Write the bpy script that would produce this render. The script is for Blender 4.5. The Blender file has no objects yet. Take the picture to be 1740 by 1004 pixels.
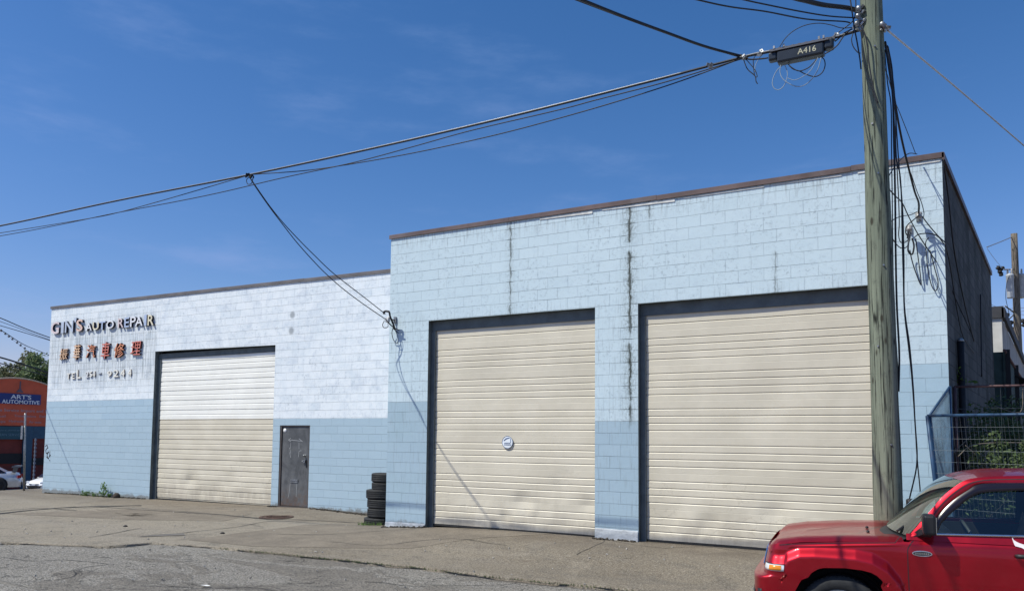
import bpy, bmesh, math, random
from mathutils import Vector, Matrix, noise as mnoise
R_ = math.radians
SC = bpy.context.scene
COL = SC.collection

# ------------------------------------------------------------------ camera
FPX, YAW, PITCH, ROLL, CYP, DCAM, HCAM = 1307.507, 0.505705, 0.0709513, 0.0088028, 651.588, 12.58084, 1.79
_r = Vector((math.cos(YAW), math.sin(YAW), 0))
_F = Vector((-math.sin(YAW)*math.cos(PITCH), math.cos(YAW)*math.cos(PITCH), math.sin(PITCH)))
_u = _r.cross(_F)
CR = _r*math.cos(ROLL) + _u*math.sin(ROLL)
CU = _u*math.cos(ROLL) - _r*math.sin(ROLL)
CF = _F
CO = Vector((0, -DCAM, HCAM))
cam_d = bpy.data.cameras.new('camera')
cam = bpy.data.objects.new('camera', cam_d); COL.objects.link(cam)
M = Matrix((CR, CU, -CF)).transposed().to_4x4(); M.translation = CO
cam.matrix_world = M
cam_d.sensor_width = 36; cam_d.lens = 36*FPX/1740
cam_d.shift_y = (CYP-502)/1740
cam_d.clip_start = .05; cam_d.clip_end = 3000
SC.camera = cam

# ------------------------------------------------------------------ sun + sky
SUN = Vector((-.88, -1, 1.8)).normalized()
EL = math.asin(SUN.z); AZ = math.atan2(SUN.x, SUN.y)
ld = bpy.data.lights.new('sun', 'SUN'); ld.energy = 5.0; ld.angle = R_(.5); ld.color = (1, .972, .85)
lo = bpy.data.objects.new('sun', ld); COL.objects.link(lo)
lo.rotation_euler = (-SUN).to_track_quat('-Z', 'Y').to_euler()
lo.location = (0, 0, 30)
W = bpy.data.worlds.new('World'); SC.world = W; W.use_nodes = True
wt = W.node_tree; wt.nodes.clear()
sky = wt.nodes.new('ShaderNodeTexSky'); sky.sky_type = 'NISHITA'; sky.sun_disc = False
sky.sun_elevation = EL; sky.sun_rotation = AZ; sky.air_density = 1.25; sky.dust_density = .15; sky.ozone_density = 3.2
bg = wt.nodes.new('ShaderNodeBackground'); bg.inputs['Strength'].default_value = .125
wo = wt.nodes.new('ShaderNodeOutputWorld')
# thin cirrus wisps
tc = wt.nodes.new('ShaderNodeTexCoord'); mp = wt.nodes.new('ShaderNodeMapping')
mp.inputs['Scale'].default_value = (2.2, 2.2, 9); mp.inputs['Rotation'].default_value = (.25, .1, .4)
n1 = wt.nodes.new('ShaderNodeTexNoise'); n1.inputs['Scale'].default_value = 1.6; n1.inputs['Detail'].default_value = 7; n1.inputs['Roughness'].default_value = .6
mr = wt.nodes.new('ShaderNodeMapRange'); mr.interpolation_type = 'SMOOTHSTEP'
mr.inputs['From Min'].default_value = .50; mr.inputs['From Max'].default_value = .80
mr.inputs['To Min'].default_value = 0; mr.inputs['To Max'].default_value = .20
mx = wt.nodes.new('ShaderNodeMix'); mx.data_type = 'RGBA'
wt.links.new(tc.outputs['Generated'], mp.inputs['Vector']); wt.links.new(mp.outputs[0], n1.inputs['Vector'])
wt.links.new(n1.outputs['Fac'], mr.inputs['Value']); wt.links.new(mr.outputs[0], mx.inputs['Factor'])
wt.links.new(sky.outputs[0], mx.inputs[6]); mx.inputs[7].default_value = (6.0, 6.6, 7.4, 1)
sepc = wt.nodes.new('ShaderNodeSeparateColor'); comb = wt.nodes.new('ShaderNodeCombineColor')
wt.links.new(mx.outputs[2], sepc.inputs[0])
for i_, (a_, p_) in enumerate(((.92, 1.56), (.70, 1.12), (.98, 1.11))):   # camera-like saturation of the clear sky
    m1 = wt.nodes.new('ShaderNodeMath'); m1.operation = 'MULTIPLY'; m1.inputs[1].default_value = .125
    m2_ = wt.nodes.new('ShaderNodeMath'); m2_.operation = 'POWER'; m2_.inputs[1].default_value = p_
    m3 = wt.nodes.new('ShaderNodeMath'); m3.operation = 'MULTIPLY'; m3.inputs[1].default_value = a_/.125
    wt.links.new(sepc.outputs[i_], m1.inputs[0]); wt.links.new(m1.outputs[0], m2_.inputs[0]); wt.links.new(m2_.outputs[0], m3.inputs[0]); wt.links.new(m3.outputs[0], comb.inputs[i_])
sepd = wt.nodes.new('ShaderNodeSeparateXYZ'); wt.links.new(tc.outputs['Generated'], sepd.inputs[0])
hzr = wt.nodes.new('ShaderNodeMapRange'); hzr.interpolation_type = 'SMOOTHSTEP'
for q_, v_ in (('From Min', .0), ('From Max', .085), ('To Min', 1.), ('To Max', 0.)): hzr.inputs[q_].default_value = v_
hzm = wt.nodes.new('ShaderNodeMix'); hzm.data_type = 'RGBA'; hzm.inputs[7].default_value = (2.6, 3.9, 6.0, 1)     # pale blue air at the horizon
wt.links.new(sepd.outputs['Z'], hzr.inputs['Value']); wt.links.new(hzr.outputs[0], hzm.inputs['Factor']); wt.links.new(comb.outputs[0], hzm.inputs[6])
wt.links.new(hzm.outputs[2], bg.inputs['Color']); wt.links.new(bg.outputs[0], wo.inputs[0])
SC.view_settings.view_transform = 'Standard'; SC.view_settings.look = 'None'
SC.view_settings.gamma = 1; SC.view_settings.exposure = 0
SC.cycles.max_bounces = 8; SC.cycles.transparent_max_bounces = 12

# ------------------------------------------------------------------ survey helpers (photo pixel -> world, on a real plane)
def ray(px, py): return CF + CR*((px-870)/FPX) + CU*((CYP-py)/FPX)
def on(px, py, n, c):
    d = ray(px, py); n = Vector(n); return CO + d*((c-CO.dot(n))/d.dot(n))
def onY(px, py, Y=0.): return on(px, py, (0, 1, 0), Y)
def onX(px, py, X): return on(px, py, (1, 0, 0), X)
def atZ(px, py, Z): return CO + ray(px, py)*Z

# ------------------------------------------------------------------ mesh helpers
class MB:
    def __init__(s): s.v = []; s.f = []; s.m = []; s.sm = []
    def quad(s, *p, m=0, smooth=False):
        i = len(s.v); s.v += [tuple(q) for q in p]; s.f.append(tuple(range(i, i+len(p)))); s.m.append(m); s.sm.append(smooth)
    def grid(s, fn, nu, nv, m=0, smooth=True, closed_u=False):
        i = len(s.v)
        for a in range(nu):
            for b in range(nv): s.v.append(tuple(fn(a, b)))
        for a in range(nu if closed_u else nu-1):
            a2 = (a+1) % nu
            for b in range(nv-1):
                s.f.append((i+a*nv+b, i+a2*nv+b, i+a2*nv+b+1, i+a*nv+b+1)); s.m.append(m); s.sm.append(smooth)
    def box(s, lo, hi, m=0, mat=None):
        x0, y0, z0 = lo; x1, y1, z1 = hi
        P = [Vector(q) for q in ((x0,y0,z0),(x1,y0,z0),(x1,y1,z0),(x0,y1,z0),(x0,y0,z1),(x1,y0,z1),(x1,y1,z1),(x0,y1,z1))]
        if mat: P = [mat @ q for q in P]
        i = len(s.v); s.v += [tuple(q) for q in P]
        for f in ((0,3,2,1),(4,5,6,7),(0,1,5,4),(1,2,6,5),(2,3,7,6),(3,0,4,7)):
            s.f.append(tuple(i+k for k in f)); s.m.append(m); s.sm.append(False)
    def tube(s, pts, r, seg=8, m=0, cap=True):
        pts = [Vector(p) for p in pts]; n = len(pts)
        rr = r if hasattr(r, '__len__') else [r]*n
        i = len(s.v); ref = None
        for k, p in enumerate(pts):
            t = (pts[min(k+1, n-1)]-pts[max(k-1, 0)])
            if t.length < 1e-9: t = Vector((0, 0, 1))
            t.normalize()
            if ref is None: ref = t.orthogonal().normalized()
            ref = (ref - t*ref.dot(t))
            ref = ref.normalized() if ref.length > 1e-6 else t.orthogonal().normalized()
            b = t.cross(ref)
            for j in range(seg):
                a = 2*math.pi*j/seg
                s.v.append(tuple(p + (ref*math.cos(a)+b*math.sin(a))*rr[k]))
        for k in range(n-1):
            for j in range(seg):
                j2 = (j+1) % seg
                s.f.append((i+k*seg+j, i+k*seg+j2, i+(k+1)*seg+j2, i+(k+1)*seg+j)); s.m.append(m); s.sm.append(True)
        if cap:
            s.f.append(tuple(i+j for j in reversed(range(seg)))); s.m.append(m); s.sm.append(False)
            s.f.append(tuple(i+(n-1)*seg+j for j in range(seg))); s.m.append(m); s.sm.append(False)
    def lathe(s, prof, c, ax=(0, 0, 1), seg=32, m=0, smooth=True):
        ax = Vector(ax).normalized(); a1 = ax.orthogonal().normalized(); a2 = ax.cross(a1); c = Vector(c)
        def fn(a, b):
            r, h = prof[b]; t = 2*math.pi*a/seg
            return c + ax*h + (a1*math.cos(t)+a2*math.sin(t))*r
        s.grid(fn, seg, len(prof), m, smooth, closed_u=True)
    def prism(s, poly, d, m=0):       # poly: 3d points in a plane, d: extrusion vector
        d = Vector(d); P = [Vector(p) for p in poly]; Q = [p+d for p in P]; n = len(P)
        i = len(s.v); s.v += [tuple(p) for p in P+Q]
        s.f.append(tuple(i+k for k in range(n))); s.m.append(m); s.sm.append(False)
        s.f.append(tuple(i+n+k for k in reversed(range(n)))); s.m.append(m); s.sm.append(False)
        for k in range(n):
            k2 = (k+1) % n; s.f.append((i+k, i+n+k, i+n+k2, i+k2)); s.m.append(m); s.sm.append(False)
    def build(s, name, mats, parent=None, bevel=0, recalc=True):
        me = bpy.data.meshes.new(name)
        off = Vector((0, 0, 0)); rot = None
        if parent is not None and parent.get('_w'):
            off = wloc(parent)
        me.from_pydata([tuple(Vector(p)-off) for p in s.v], [], s.f)
        for mm in (mats if isinstance(mats, (list, tuple)) else [mats]): me.materials.append(mm)
        for i, p in enumerate(me.polygons): p.material_index = s.m[i]; p.use_smooth = s.sm[i]
        if recalc:
            bm = bmesh.new(); bm.from_mesh(me); bmesh.ops.remove_doubles(bm, verts=bm.verts, dist=1e-5)
            bmesh.ops.recalc_face_normals(bm, faces=bm.faces); bm.to_mesh(me); bm.free()
        me.update()
        o = bpy.data.objects.new(name, me); COL.objects.link(o)
        if parent is not None:
            o.parent = parent
        if bevel:
            b = o.modifiers.new('bevel', 'BEVEL'); b.width = bevel; b.segments = 2; b.limit_method = 'ANGLE'
        return o
_roots = {}
def wloc(o):
    while o.parent is not None: o = o.parent
    return Vector(_roots.get(o.name, (0, 0, 0)))
def tag(o, label=None, cat=None, group=None, kind=None):
    if label: o['label'] = label
    if cat: o['category'] = cat
    if group: o['group'] = group
    if kind: o['kind'] = kind
    return o
def thing(name, label, cat, loc, rz=0, group=None, world=True):
    o = bpy.data.objects.new(name, None); COL.objects.link(o); o.location = loc; o.rotation_euler = (0, 0, rz)
    o.empty_display_size = .2
    if world: _roots[o.name] = tuple(loc); o['_w'] = 1
    tag(o, label, cat, group); return o
def part(mb, name, mats, parent, **k):
    # world-space mesh under a world thing
    off = wloc(parent) if parent is not None else Vector((0, 0, 0))
    if parent is not None: mb.v = [tuple(Vector(p)-off) for p in mb.v]
    w = None
    return _b(mb, name, mats, parent, **k)
def _b(mb, name, mats, parent, **k):
    me_parent_flag = parent.get('_w') if parent is not None else None
    if me_parent_flag: del parent['_w']
    o = mb.build(name, mats, parent, **k)
    if me_parent_flag: parent['_w'] = 1
    return o
def local(mb, name, mats, parent, **k): return _b(mb, name, mats, parent, **k)
def solo(mb, name, mats, label, cat, group=None, **k):     # a thing that is one mesh; origin at its base
    vs = mb.v; zmin = min(v[2] for v in vs)
    c = Vector((sum(v[0] for v in vs)/len(vs), sum(v[1] for v in vs)/len(vs), zmin))
    mb.v = [tuple(Vector(v)-c) for v in vs]
    o = mb.build(name, mats, None, **k); o.location = c; _roots[o.name] = tuple(c)
    return tag(o, label, cat, group)
def struct(mb, name, mats, **k): return tag(mb.build(name, mats, None, **k), kind='structure')
def cat_rom(P, n=8):
    P = [Vector(p) for p in P]
    if len(P) < 3:
        return [P[0].lerp(P[1], i/n) for i in range(n+1)]
    Q = [P[0]*2-P[1]] + P + [P[-1]*2-P[-2]]; out = []
    for i in range(1, len(Q)-2):
        a, b, c, d = Q[i-1:i+3]
        for k in range(n):
            t = k/n
            out.append(.5*((2*b)+(c-a)*t+(2*a-5*b+4*c-d)*t*t+(3*b-a-3*c+d)*t**3))
    out.append(P[-1]); return out
def interp(T, x):
    if x <= T[0][0]: return T[0][1]
    for (a, va), (b, vb) in zip(T, T[1:]):
        if x <= b: return va+(vb-va)*(x-a)/(b-a)
    return T[-1][1]
def sstep(a, b, x):
    t = min(1, max(0, (x-a)/(b-a))); return t*t*(3-2*t)

# ------------------------------------------------------------------ material helpers
class S:
    def __init__(s, nt, k): s.nt = nt; s.k = k
    def _m(s, op, o=None, o2=None, clamp=False):
        n = s.nt.nodes.new('ShaderNodeMath'); n.operation = op; n.use_clamp = clamp
        for i, q in enumerate((s, o, o2)):
            if q is None: continue
            if isinstance(q, S): s.nt.links.new(q.k, n.inputs[i])
            else: n.inputs[i].default_value = q
        return S(s.nt, n.outputs[0])
    def __add__(s, o): return s._m('ADD', o)
    def __sub__(s, o): return s._m('SUBTRACT', o)
    def __mul__(s, o): return s._m('MULTIPLY', o)
    def __truediv__(s, o): return s._m('DIVIDE', o)
    def gt(s, o): return s._m('GREATER_THAN', o)
    def lt(s, o): return s._m('LESS_THAN', o)
    def absv(s): return s._m('ABSOLUTE')
    def powv(s, o): return s._m('POWER', o)
    def mn(s, o): return s._m('MINIMUM', o)
    def mxm(s, o): return s._m('MAXIMUM', o)
    def inv(s): return S.c(s.nt, 1.)-s
    def clampv(s): return s._m('ADD', 0., clamp=True)
    def ss(s, a, b, lo=0., hi=1.):
        n = s.nt.nodes.new('ShaderNodeMapRange'); n.interpolation_type = 'SMOOTHSTEP'
        s.nt.links.new(s.k, n.inputs['Value'])
        if a > b: a, b, lo, hi = b, a, hi, lo
        for q, v in zip(('From Min', 'From Max', 'To Min', 'To Max'), (a, b, lo, hi)): n.inputs[q].default_value = v
        return S(s.nt, n.outputs[0])
    @staticmethod
    def c(nt, v):
        n = nt.nodes.new('ShaderNodeValue'); n.outputs[0].default_value = v; return S(nt, n.outputs[0])
class Mat:
    def __init__(s, name, rough=.8, metal=0., spec=.4):
        s.mat = bpy.data.materials.new(name); s.mat.use_nodes = True; s.nt = s.mat.node_tree
        s.b = s.nt.nodes['Principled BSDF']; s.out = s.nt.nodes['Material Output']
        s.b.inputs['Roughness'].default_value = rough; s.b.inputs['Metallic'].default_value = metal
        s.b.inputs['Specular IOR Level'].default_value = spec
    def pos(s, obj=False):
        if obj:
            n = s.nt.nodes.new('ShaderNodeTexCoord'); k = n.outputs['Object']
        else:
            n = s.nt.nodes.new('ShaderNodeNewGeometry'); k = n.outputs['Position']
        x = s.nt.nodes.new('ShaderNodeSeparateXYZ'); s.nt.links.new(k, x.inputs[0])
        return k, S(s.nt, x.outputs[0]), S(s.nt, x.outputs[1]), S(s.nt, x.outputs[2])
    def vec(s, x, y, z):
        n = s.nt.nodes.new('ShaderNodeCombineXYZ')
        for i, q in enumerate((x, y, z)):
            if isinstance(q, S): s.nt.links.new(q.k, n.inputs[i])
            else: n.inputs[i].default_value = q
        return n.outputs[0]
    def noise(s, vec, scale, detail=4, rough=.55, dist=0., stretch=None, w=None):
        if stretch:
            m = s.nt.nodes.new('ShaderNodeMapping'); m.inputs['Scale'].default_value = stretch; s.nt.links.new(vec, m.inputs[0]); vec = m.outputs[0]
        n = s.nt.nodes.new('ShaderNodeTexNoise'); n.inputs['Scale'].default_value = scale; n.inputs['Detail'].default_value = detail
        n.inputs['Roughness'].default_value = rough; n.inputs['Distortion'].default_value = dist
        s.nt.links.new(vec, n.inputs['Vector']); return S(s.nt, n.outputs['Fac'])
    def voro(s, vec, scale, feature='F1'):
        n = s.nt.nodes.new('ShaderNodeTexVoronoi'); n.feature = feature; n.inputs['Scale'].default_value = scale
        s.nt.links.new(vec, n.inputs['Vector']); return n
    def col(s, rgb):
        n = s.nt.nodes.new('ShaderNodeRGB'); n.outputs[0].default_value = (*rgb, 1); return n.outputs[0]
    def mix(s, fac, a, b, mode='MIX'):
        n = s.nt.nodes.new('ShaderNodeMix'); n.data_type = 'RGBA'; n.blend_type = mode
        for i, q in ((0, fac), (6, a), (7, b)):
            if isinstance(q, S): s.nt.links.new(q.k, n.inputs[i])
            elif isinstance(q, tuple): n.inputs[i].default_value = (*q, 1)
            elif isinstance(q, (int, float)): n.inputs[i].default_value = q
            else: s.nt.links.new(q, n.inputs[i])
        return n.outputs[2]
    def base(s, c):
        if isinstance(c, tuple): s.b.inputs['Base Color'].default_value = (*c, 1)
        else: s.nt.links.new(c, s.b.inputs['Base Color'])
        return s
    def rough(s, v): s.nt.links.new(v.k, s.b.inputs['Roughness']); return s
    def bump(s, h, dist, strength=1.):
        n = s.nt.nodes.new('ShaderNodeBump'); n.inputs['Distance'].default_value = dist; n.inputs['Strength'].default_value = strength
        s.nt.links.new(h.k, n.inputs['Height']); s.nt.links.new(n.outputs[0], s.b.inputs['Normal']); return s
MATS = {}
def plain(name, rgb, rough=.7, metal=0., var=.12, scale=6., bump=0., spec=.4, coat=0., obj=True, dirt=None):
    m = Mat(name, rough, metal, spec); k, x, y, z = m.pos(obj)
    n = m.noise(k, scale, 5, .6)
    a = tuple(min(1, c*(1-var)) for c in rgb); b = tuple(min(1, c*(1+var)) for c in rgb)
    c = m.mix(n.ss(.3, .7), a, b)
    if dirt:
        c = m.mix(m.noise(k, scale*.35, 6, .7).ss(.5, .75)*dirt[1], c, dirt[0])
    m.base(c)
    if bump: m.bump(m.noise(k, scale*6, 4, .6), bump)
    if coat: m.b.inputs['Coat Weight'].default_value = coat; m.b.inputs['Coat Roughness'].default_value = .04
    MATS[name] = m.mat; return m.mat
def rgb(r, g, b): return tuple(((c/255)/12.92 if c/255 <= .04045 else ((c/255+.055)/1.055)**2.4) for c in (r, g, b))

Z0R = 4.134     # a mortar line of the right building
def wall_material(name, left):
    m = Mat(name, .82, 0, .25); k, x, y, z = m.pos()
    ox = onY(677, 410).x if not left else -14.0
    oz = Z0R if not left else 2.27
    jit = m.noise(k, 3, 2)
    wx = (m.noise(k, 2.1, 2)-.5)*.030; wz = (m.noise(k, 1.3, 3)-.5)*.020+(m.noise(k, 9, 3)-.5)*.006
    bv = m.vec(x-ox+40.64+wx, z-oz+20.32+wz, 0.)
    br = m.nt.nodes.new('ShaderNodeTexBrick'); m.nt.links.new(bv, br.inputs['Vector'])
    for q, v in (('Scale', 1.), ('Mortar Size', .0042), ('Mortar Smooth', .35), ('Bias', 0.), ('Brick Width', .4064), ('Row Height', .2032)):
        br.inputs[q].default_value = v
    br.inputs['Color1'].default_value = (0, 0, 0, 1); br.inputs['Color2'].default_value = (1, 1, 1, 1); br.inputs['Mortar'].default_value = (.5, .5, .5, 1)
    rnd = S(m.nt, br.outputs['Color']); mort0 = S(m.nt, br.outputs['Fac'])
    fr_ = ((z-oz+20.32+wz)/.2032)._m('FRACT'); hz = (fr_-.5).absv().gt(.468)
    mort = mort0*(hz*.4+.6)
    big = m.noise(k, .9, 5, .62); med = m.noise(k, 5, 5, .65); fine = m.noise(k, 60, 3, .6)
    gap = mort*m.noise(k, 1.7, 3, .6).ss(.36, .62)          # paint has filled some joints
    if not left:
        up = m.mix(rnd*.6+big*.4, (.535, .655, .722), (.590, .705, .768))
        up = m.mix(big.ss(.35, .7)*.5, up, (.60, .725, .79))
        up = m.mix((m.noise(k, 13, 6, .8).ss(.50, .68)*m.noise(k, 1.6, 4, .65).ss(.38, .58)*.80).clampv(), up, (.30, .37, .42))
        up = m.mix(m.noise(k, 4.5, 4, .7).ss(.52, .7)*.30, up, (.45, .555, .64))
        upper_th = x.gt(-7)*(-.406)+2.508
        upper_th = upper_th + x.gt(-2)*.813
        lowc = m.mix(rnd*.6+big*.4, (.355, .475, .565), (.395, .515, .605))
        lowc = m.mix(x.gt(-2)*.62, lowc, (.43, .585, .69))
        lowc = m.mix(big.ss(.4, .7)*.5, lowc, (.33, .46, .53))
    else:
        up = m.mix((rnd.gt(.82)*.2+rnd*.12+m.noise(k, 3.1, 6, .72).ss(.40, .7)*.45).clampv(), (.80, .845, .885), (.60, .68, .755))
        up = m.mix(m.noise(k, 7, 6, .78).ss(.52, .68)*.35, up, (.86, .88, .90))
        up = m.mix((m.noise(k, 15, 6, .8).ss(.52, .68)*m.noise(k, 1.1, 4, .65).ss(.40, .62)*.5).clampv(), up, (.44, .50, .56))
        up = m.mix(m.noise(k, 2.2, 5, .7, .6).ss(.48, .72)*.55, up, (.50, .565, .66))
        up = m.mix(m.noise(k, 9, 4, .7).ss(.50, .72)*rnd.gt(.45)*.6, up, (.45, .52, .60))
        upper_th = x.gt(-18)*(-.62)+2.88
        lowc = m.mix(rnd*.6+big*.4, (.360, .478, .568), (.400, .518, .608))
        mid = m.mix(rnd, (.37, .50, .61), (.41, .54, .64))
        lowc = m.mix(x.lt(-18)*z.gt(2.27), lowc, mid)
    zone = z.gt(upper_th)
    c = m.mix(zone, lowc, up)
    # lighter rubbed paint near ground
    c = m.mix(z.ss(1.5, .2)*med.ss(.35, .7)*.35, c, (.40, .53, .60))
    # grime in blotches, mostly on the upper wall
    c = m.mix(med.ss(.56, .74)*m.noise(k, 22, 4, .75).ss(.45, .62)*zone*(.55 if left else .42), c, (.20, .235, .265))
    # mortar lines
    c = m.mix(gap*(.62 if not left else .42)*(m.noise(k, 4.5, 3, .6).ss(.3, .7)*.8+.3), c, (.12, .17, .22))
    str_ = m.noise(k, 9, 4, .6, 0, (3.2, 3.2, .28))
    if not left:
        rowd = m.noise(m.vec(x*.0, x*.0, (z-oz)*1.15), 3.1, 1, .5)
        for px, wd, z0, z1, amt in ((868, .042, 3.3, 5.92, .7), (1070, .060, 2.1, 5.92, 1.15), (1103, .04, 5.45, 5.9, .6), (1316, .022, 3.9, 4.8, .45)):
            X0 = onY(px, 400).x
            d = ((x+(m.noise(k, 4, 3, .6, 0, (1, 1, 1.4))-.5)*.11)-X0).absv(); rr = m.noise(m.vec(x*.0+px, x*.0, z*1.3), 2.3, 2, .6)
            zr = z.ss(z0-.25, z0+.35)*z.ss(z1+.03, z1-.02)
            core = ((d/(m.noise(k, 5, 4, .7, .4, (1, 1, .6))*1.9)).ss(wd*1.0, wd*.1)*rr.ss(.36, .58)*m.noise(k, 13, 6, .8, .5, (1.4, 1, .35)).ss(.36, .56)*.75+d.ss(wd*.35, wd*.08)*rr.ss(.34, .50)*.8).clampv()
            c = m.mix((core*zr*amt*1.2).clampv(), c, (.035, .04, .032))
            halo = d.ss(wd*3.6, 0.)*m.noise(k, 30, 5, .8, 0, (1, 1, .6)).ss(.44, .62)*rr.ss(.25, .6)
            c = m.mix((halo*zr*amt*.75).clampv(), c, (.12, .14, .135))
            c = m.mix((d.ss(wd*3.4, wd*1.2)*hz*mort0*m.noise(k, 1.6, 3).ss(.44, .54)*zr*amt*1.4).clampv(), c, (.02, .025, .025))
            c = m.mix((d.ss(wd*7, 0.)*str_.ss(.35, .65)*zr*amt*.16).clampv(), c, (.27, .32, .33))
        top = z.ss(5.45, 5.98)*str_.ss(.48, .66)*.6
        c = m.mix(top, c, (.22, .24, .25))
        e = z.ss(Z0R+.28, Z0R+.02)*x.lt(-.8)*str_.ss(.5, .7)*.35
        c = m.mix(e, c, (.25, .3, .33))
    else:
        # rain streaks below the sign letters
        st2 = m.noise(k, 7, 5, .7, 0, (2.5, 1, .14))
        a = x.ss(-20.3, -20.9)*x.ss(-26.3, -25.9)*z.ss(3.0, 3.8)*z.ss(5.75, 5.2)
        c = m.mix((a*st2.ss(.38, .66)*.62).clampv(), c, (.22, .25, .27))
        a = z.ss(5.2, 6.1)*st2.ss(.5, .7)*.3
        c = m.mix(a, c, (.42, .44, .46))
        for px, py in ((497, 535), (495, 562)):
            P = onY(px, py, 2.45)
            dd = ((x-P.x)*(x-P.x)+(z-P.z)*(z-P.z)).powv(.5)
            c = m.mix(dd.ss(.13, .05)*.7, c, (.2, .22, .24))
    # chipped foot of the wall
    foot = (z+(med-.5)*.35+(m.noise(k, 18, 4, .7)-.5)*.15).ss(.14, .04) if not left else (z+(med-.5)*.25+(m.noise(k, 18, 4, .7)-.5)*.2).ss(.02, -.06)
    c = m.mix(foot*.8, c, (.19, .185, .17))
    c = m.mix(fine.ss(.2, .8)*.10, c, (.2, .25, .3))
    m.base(c)
    h = mort*(-1.)*1.0 + fine*.25 + med*.4 + m.noise(k, 20, 4, .7)*.25 + rnd*.15
    m.bump(h, .0065)
    return m.mat
def side_wall_material():
    m = Mat('unpainted_block', .95, 0, .15); k, x, y, z = m.pos()
    bv = m.vec(y+40, z-Z0R+20.32, 0.)
    br = m.nt.nodes.new('ShaderNodeTexBrick'); m.nt.links.new(bv, br.inputs['Vector'])
    for q, v in (('Scale', 1.), ('Mortar Size', .007), ('Mortar Smooth', .3), ('Brick Width', .4064), ('Row Height', .2032)): br.inputs[q].default_value = v
    br.inputs['Color1'].default_value = (0, 0, 0, 1); br.inputs['Color2'].default_value = (1, 1, 1, 1)
    rnd = S(m.nt, br.outputs['Color']); mort = S(m.nt, br.outputs['Fac'])
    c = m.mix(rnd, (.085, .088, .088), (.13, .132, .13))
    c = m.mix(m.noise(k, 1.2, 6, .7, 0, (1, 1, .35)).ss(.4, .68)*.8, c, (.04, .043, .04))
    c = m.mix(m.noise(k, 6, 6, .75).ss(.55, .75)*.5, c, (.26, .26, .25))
    c = m.mix(mort*.6, c, (.05, .05, .05))
    m.base(c); m.bump(mort*(-1.)+m.noise(k, 40, 3)*.4, .008)
    return m.mat
MW_R = wall_material('pale_blue_block_paint', False)
MW_L = wall_material('whitewashed_block_paint', True)
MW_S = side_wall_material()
M_slate = plain('slate_blue_trim_paint', (.115, .138, .145), .7, var=.15, scale=4, dirt=((.05, .06, .07), .5))
M_cap = plain('brown_metal_flashing', (.135, .095, .088), .5, .3, var=.25, scale=1.5, dirt=((.22, .20, .20), .6))
M_capg = plain('grey_metal_flashing', (.17, .155, .15), .5, .3, var=.2, scale=1.5)
M_white = plain('white_peeling_strip', (.62, .62, .60), .7, var=.2, scale=9)
M_roof = plain('roof_felt', (.08, .08, .08), .9)
M_foot = plain('white_footing', (.50, .53, .56), .9, var=.15, scale=5, bump=.01, dirt=((.13, .12, .10), .9))
M_dark = plain('near_black', (.012, .012, .014), .7)
M_rubber = plain('black_rubber', (.022, .023, .025), .75, var=.25, scale=12, bump=.002, dirt=((.06, .057, .05), .5))
M_cable = plain('black_cable', (.012, .013, .018), .55)
M_cableg = plain('grey_strand', (.30, .31, .33), .45, .6)
M_galv = plain('galvanised_steel', (.30, .31, .32), .42, .75, var=.3, scale=20, dirt=((.05, .05, .05), .9))
M_guy = plain('pale_guy_wire', (.55, .58, .62), .4, .1)
M_porc = plain('glazed_porcelain', (.35, .34, .33), .25, var=.1)

def door_material(name, split=None):
    m = Mat(name, .45, 0, .4); k, x, y, z = m.pos()
    a = m.mix(m.noise(k, 1.5, 5, .6).ss(.35, .7), (.595, .545, .440), (.650, .598, .490))
    if split is not None:
        w = m.mix(m.noise(k, 1.5, 5, .6).ss(.35, .7), (.80, .79, .74), (.87, .86, .81))
        a = m.mix(z.gt(split), a, w)
    a = m.mix(m.noise(k, 5, 5, .7, 0, (1, 1, .2)).ss(.55, .8)*z.ss(1.9, .2)*.22, a, (.34, .30, .24))
    a = m.mix(m.noise(k, 3, 5, .75).ss(.6, .72)*z.ss(1.3, .3)*.45, a, (.68, .64, .54))
    a = m.mix(m.noise(k, 26, 4, .7).ss(.68, .76)*.4, a, (.3, .27, .22))
    sm = m.noise(k, 1.3, 4, .6, 1.5, (1, 1, 2.2)); a = m.mix(((sm-.5).absv()).ss(.02, .0)*z.ss(2.2, .4)*m.noise(k, .9, 2).ss(.5, .6)*.3, a, (.28, .25, .2))
    a = m.mix(z.ss(.55, .08)*m.noise(k, 3, 4, .7, 0, (1, 1, .3)).ss(.3, .65)*.45, a, (.27, .23, .18))
    m.base(a)
    m.bump(m.noise(k, .8, 3, .5)+m.noise(k, 2.6, 2, .5)*.35, .02 if split is None else .012)
    return m.mat
M_door = door_material('cream_door_enamel'); M_doorw = door_material('two_tone_door_enamel', 2.27)

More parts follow.
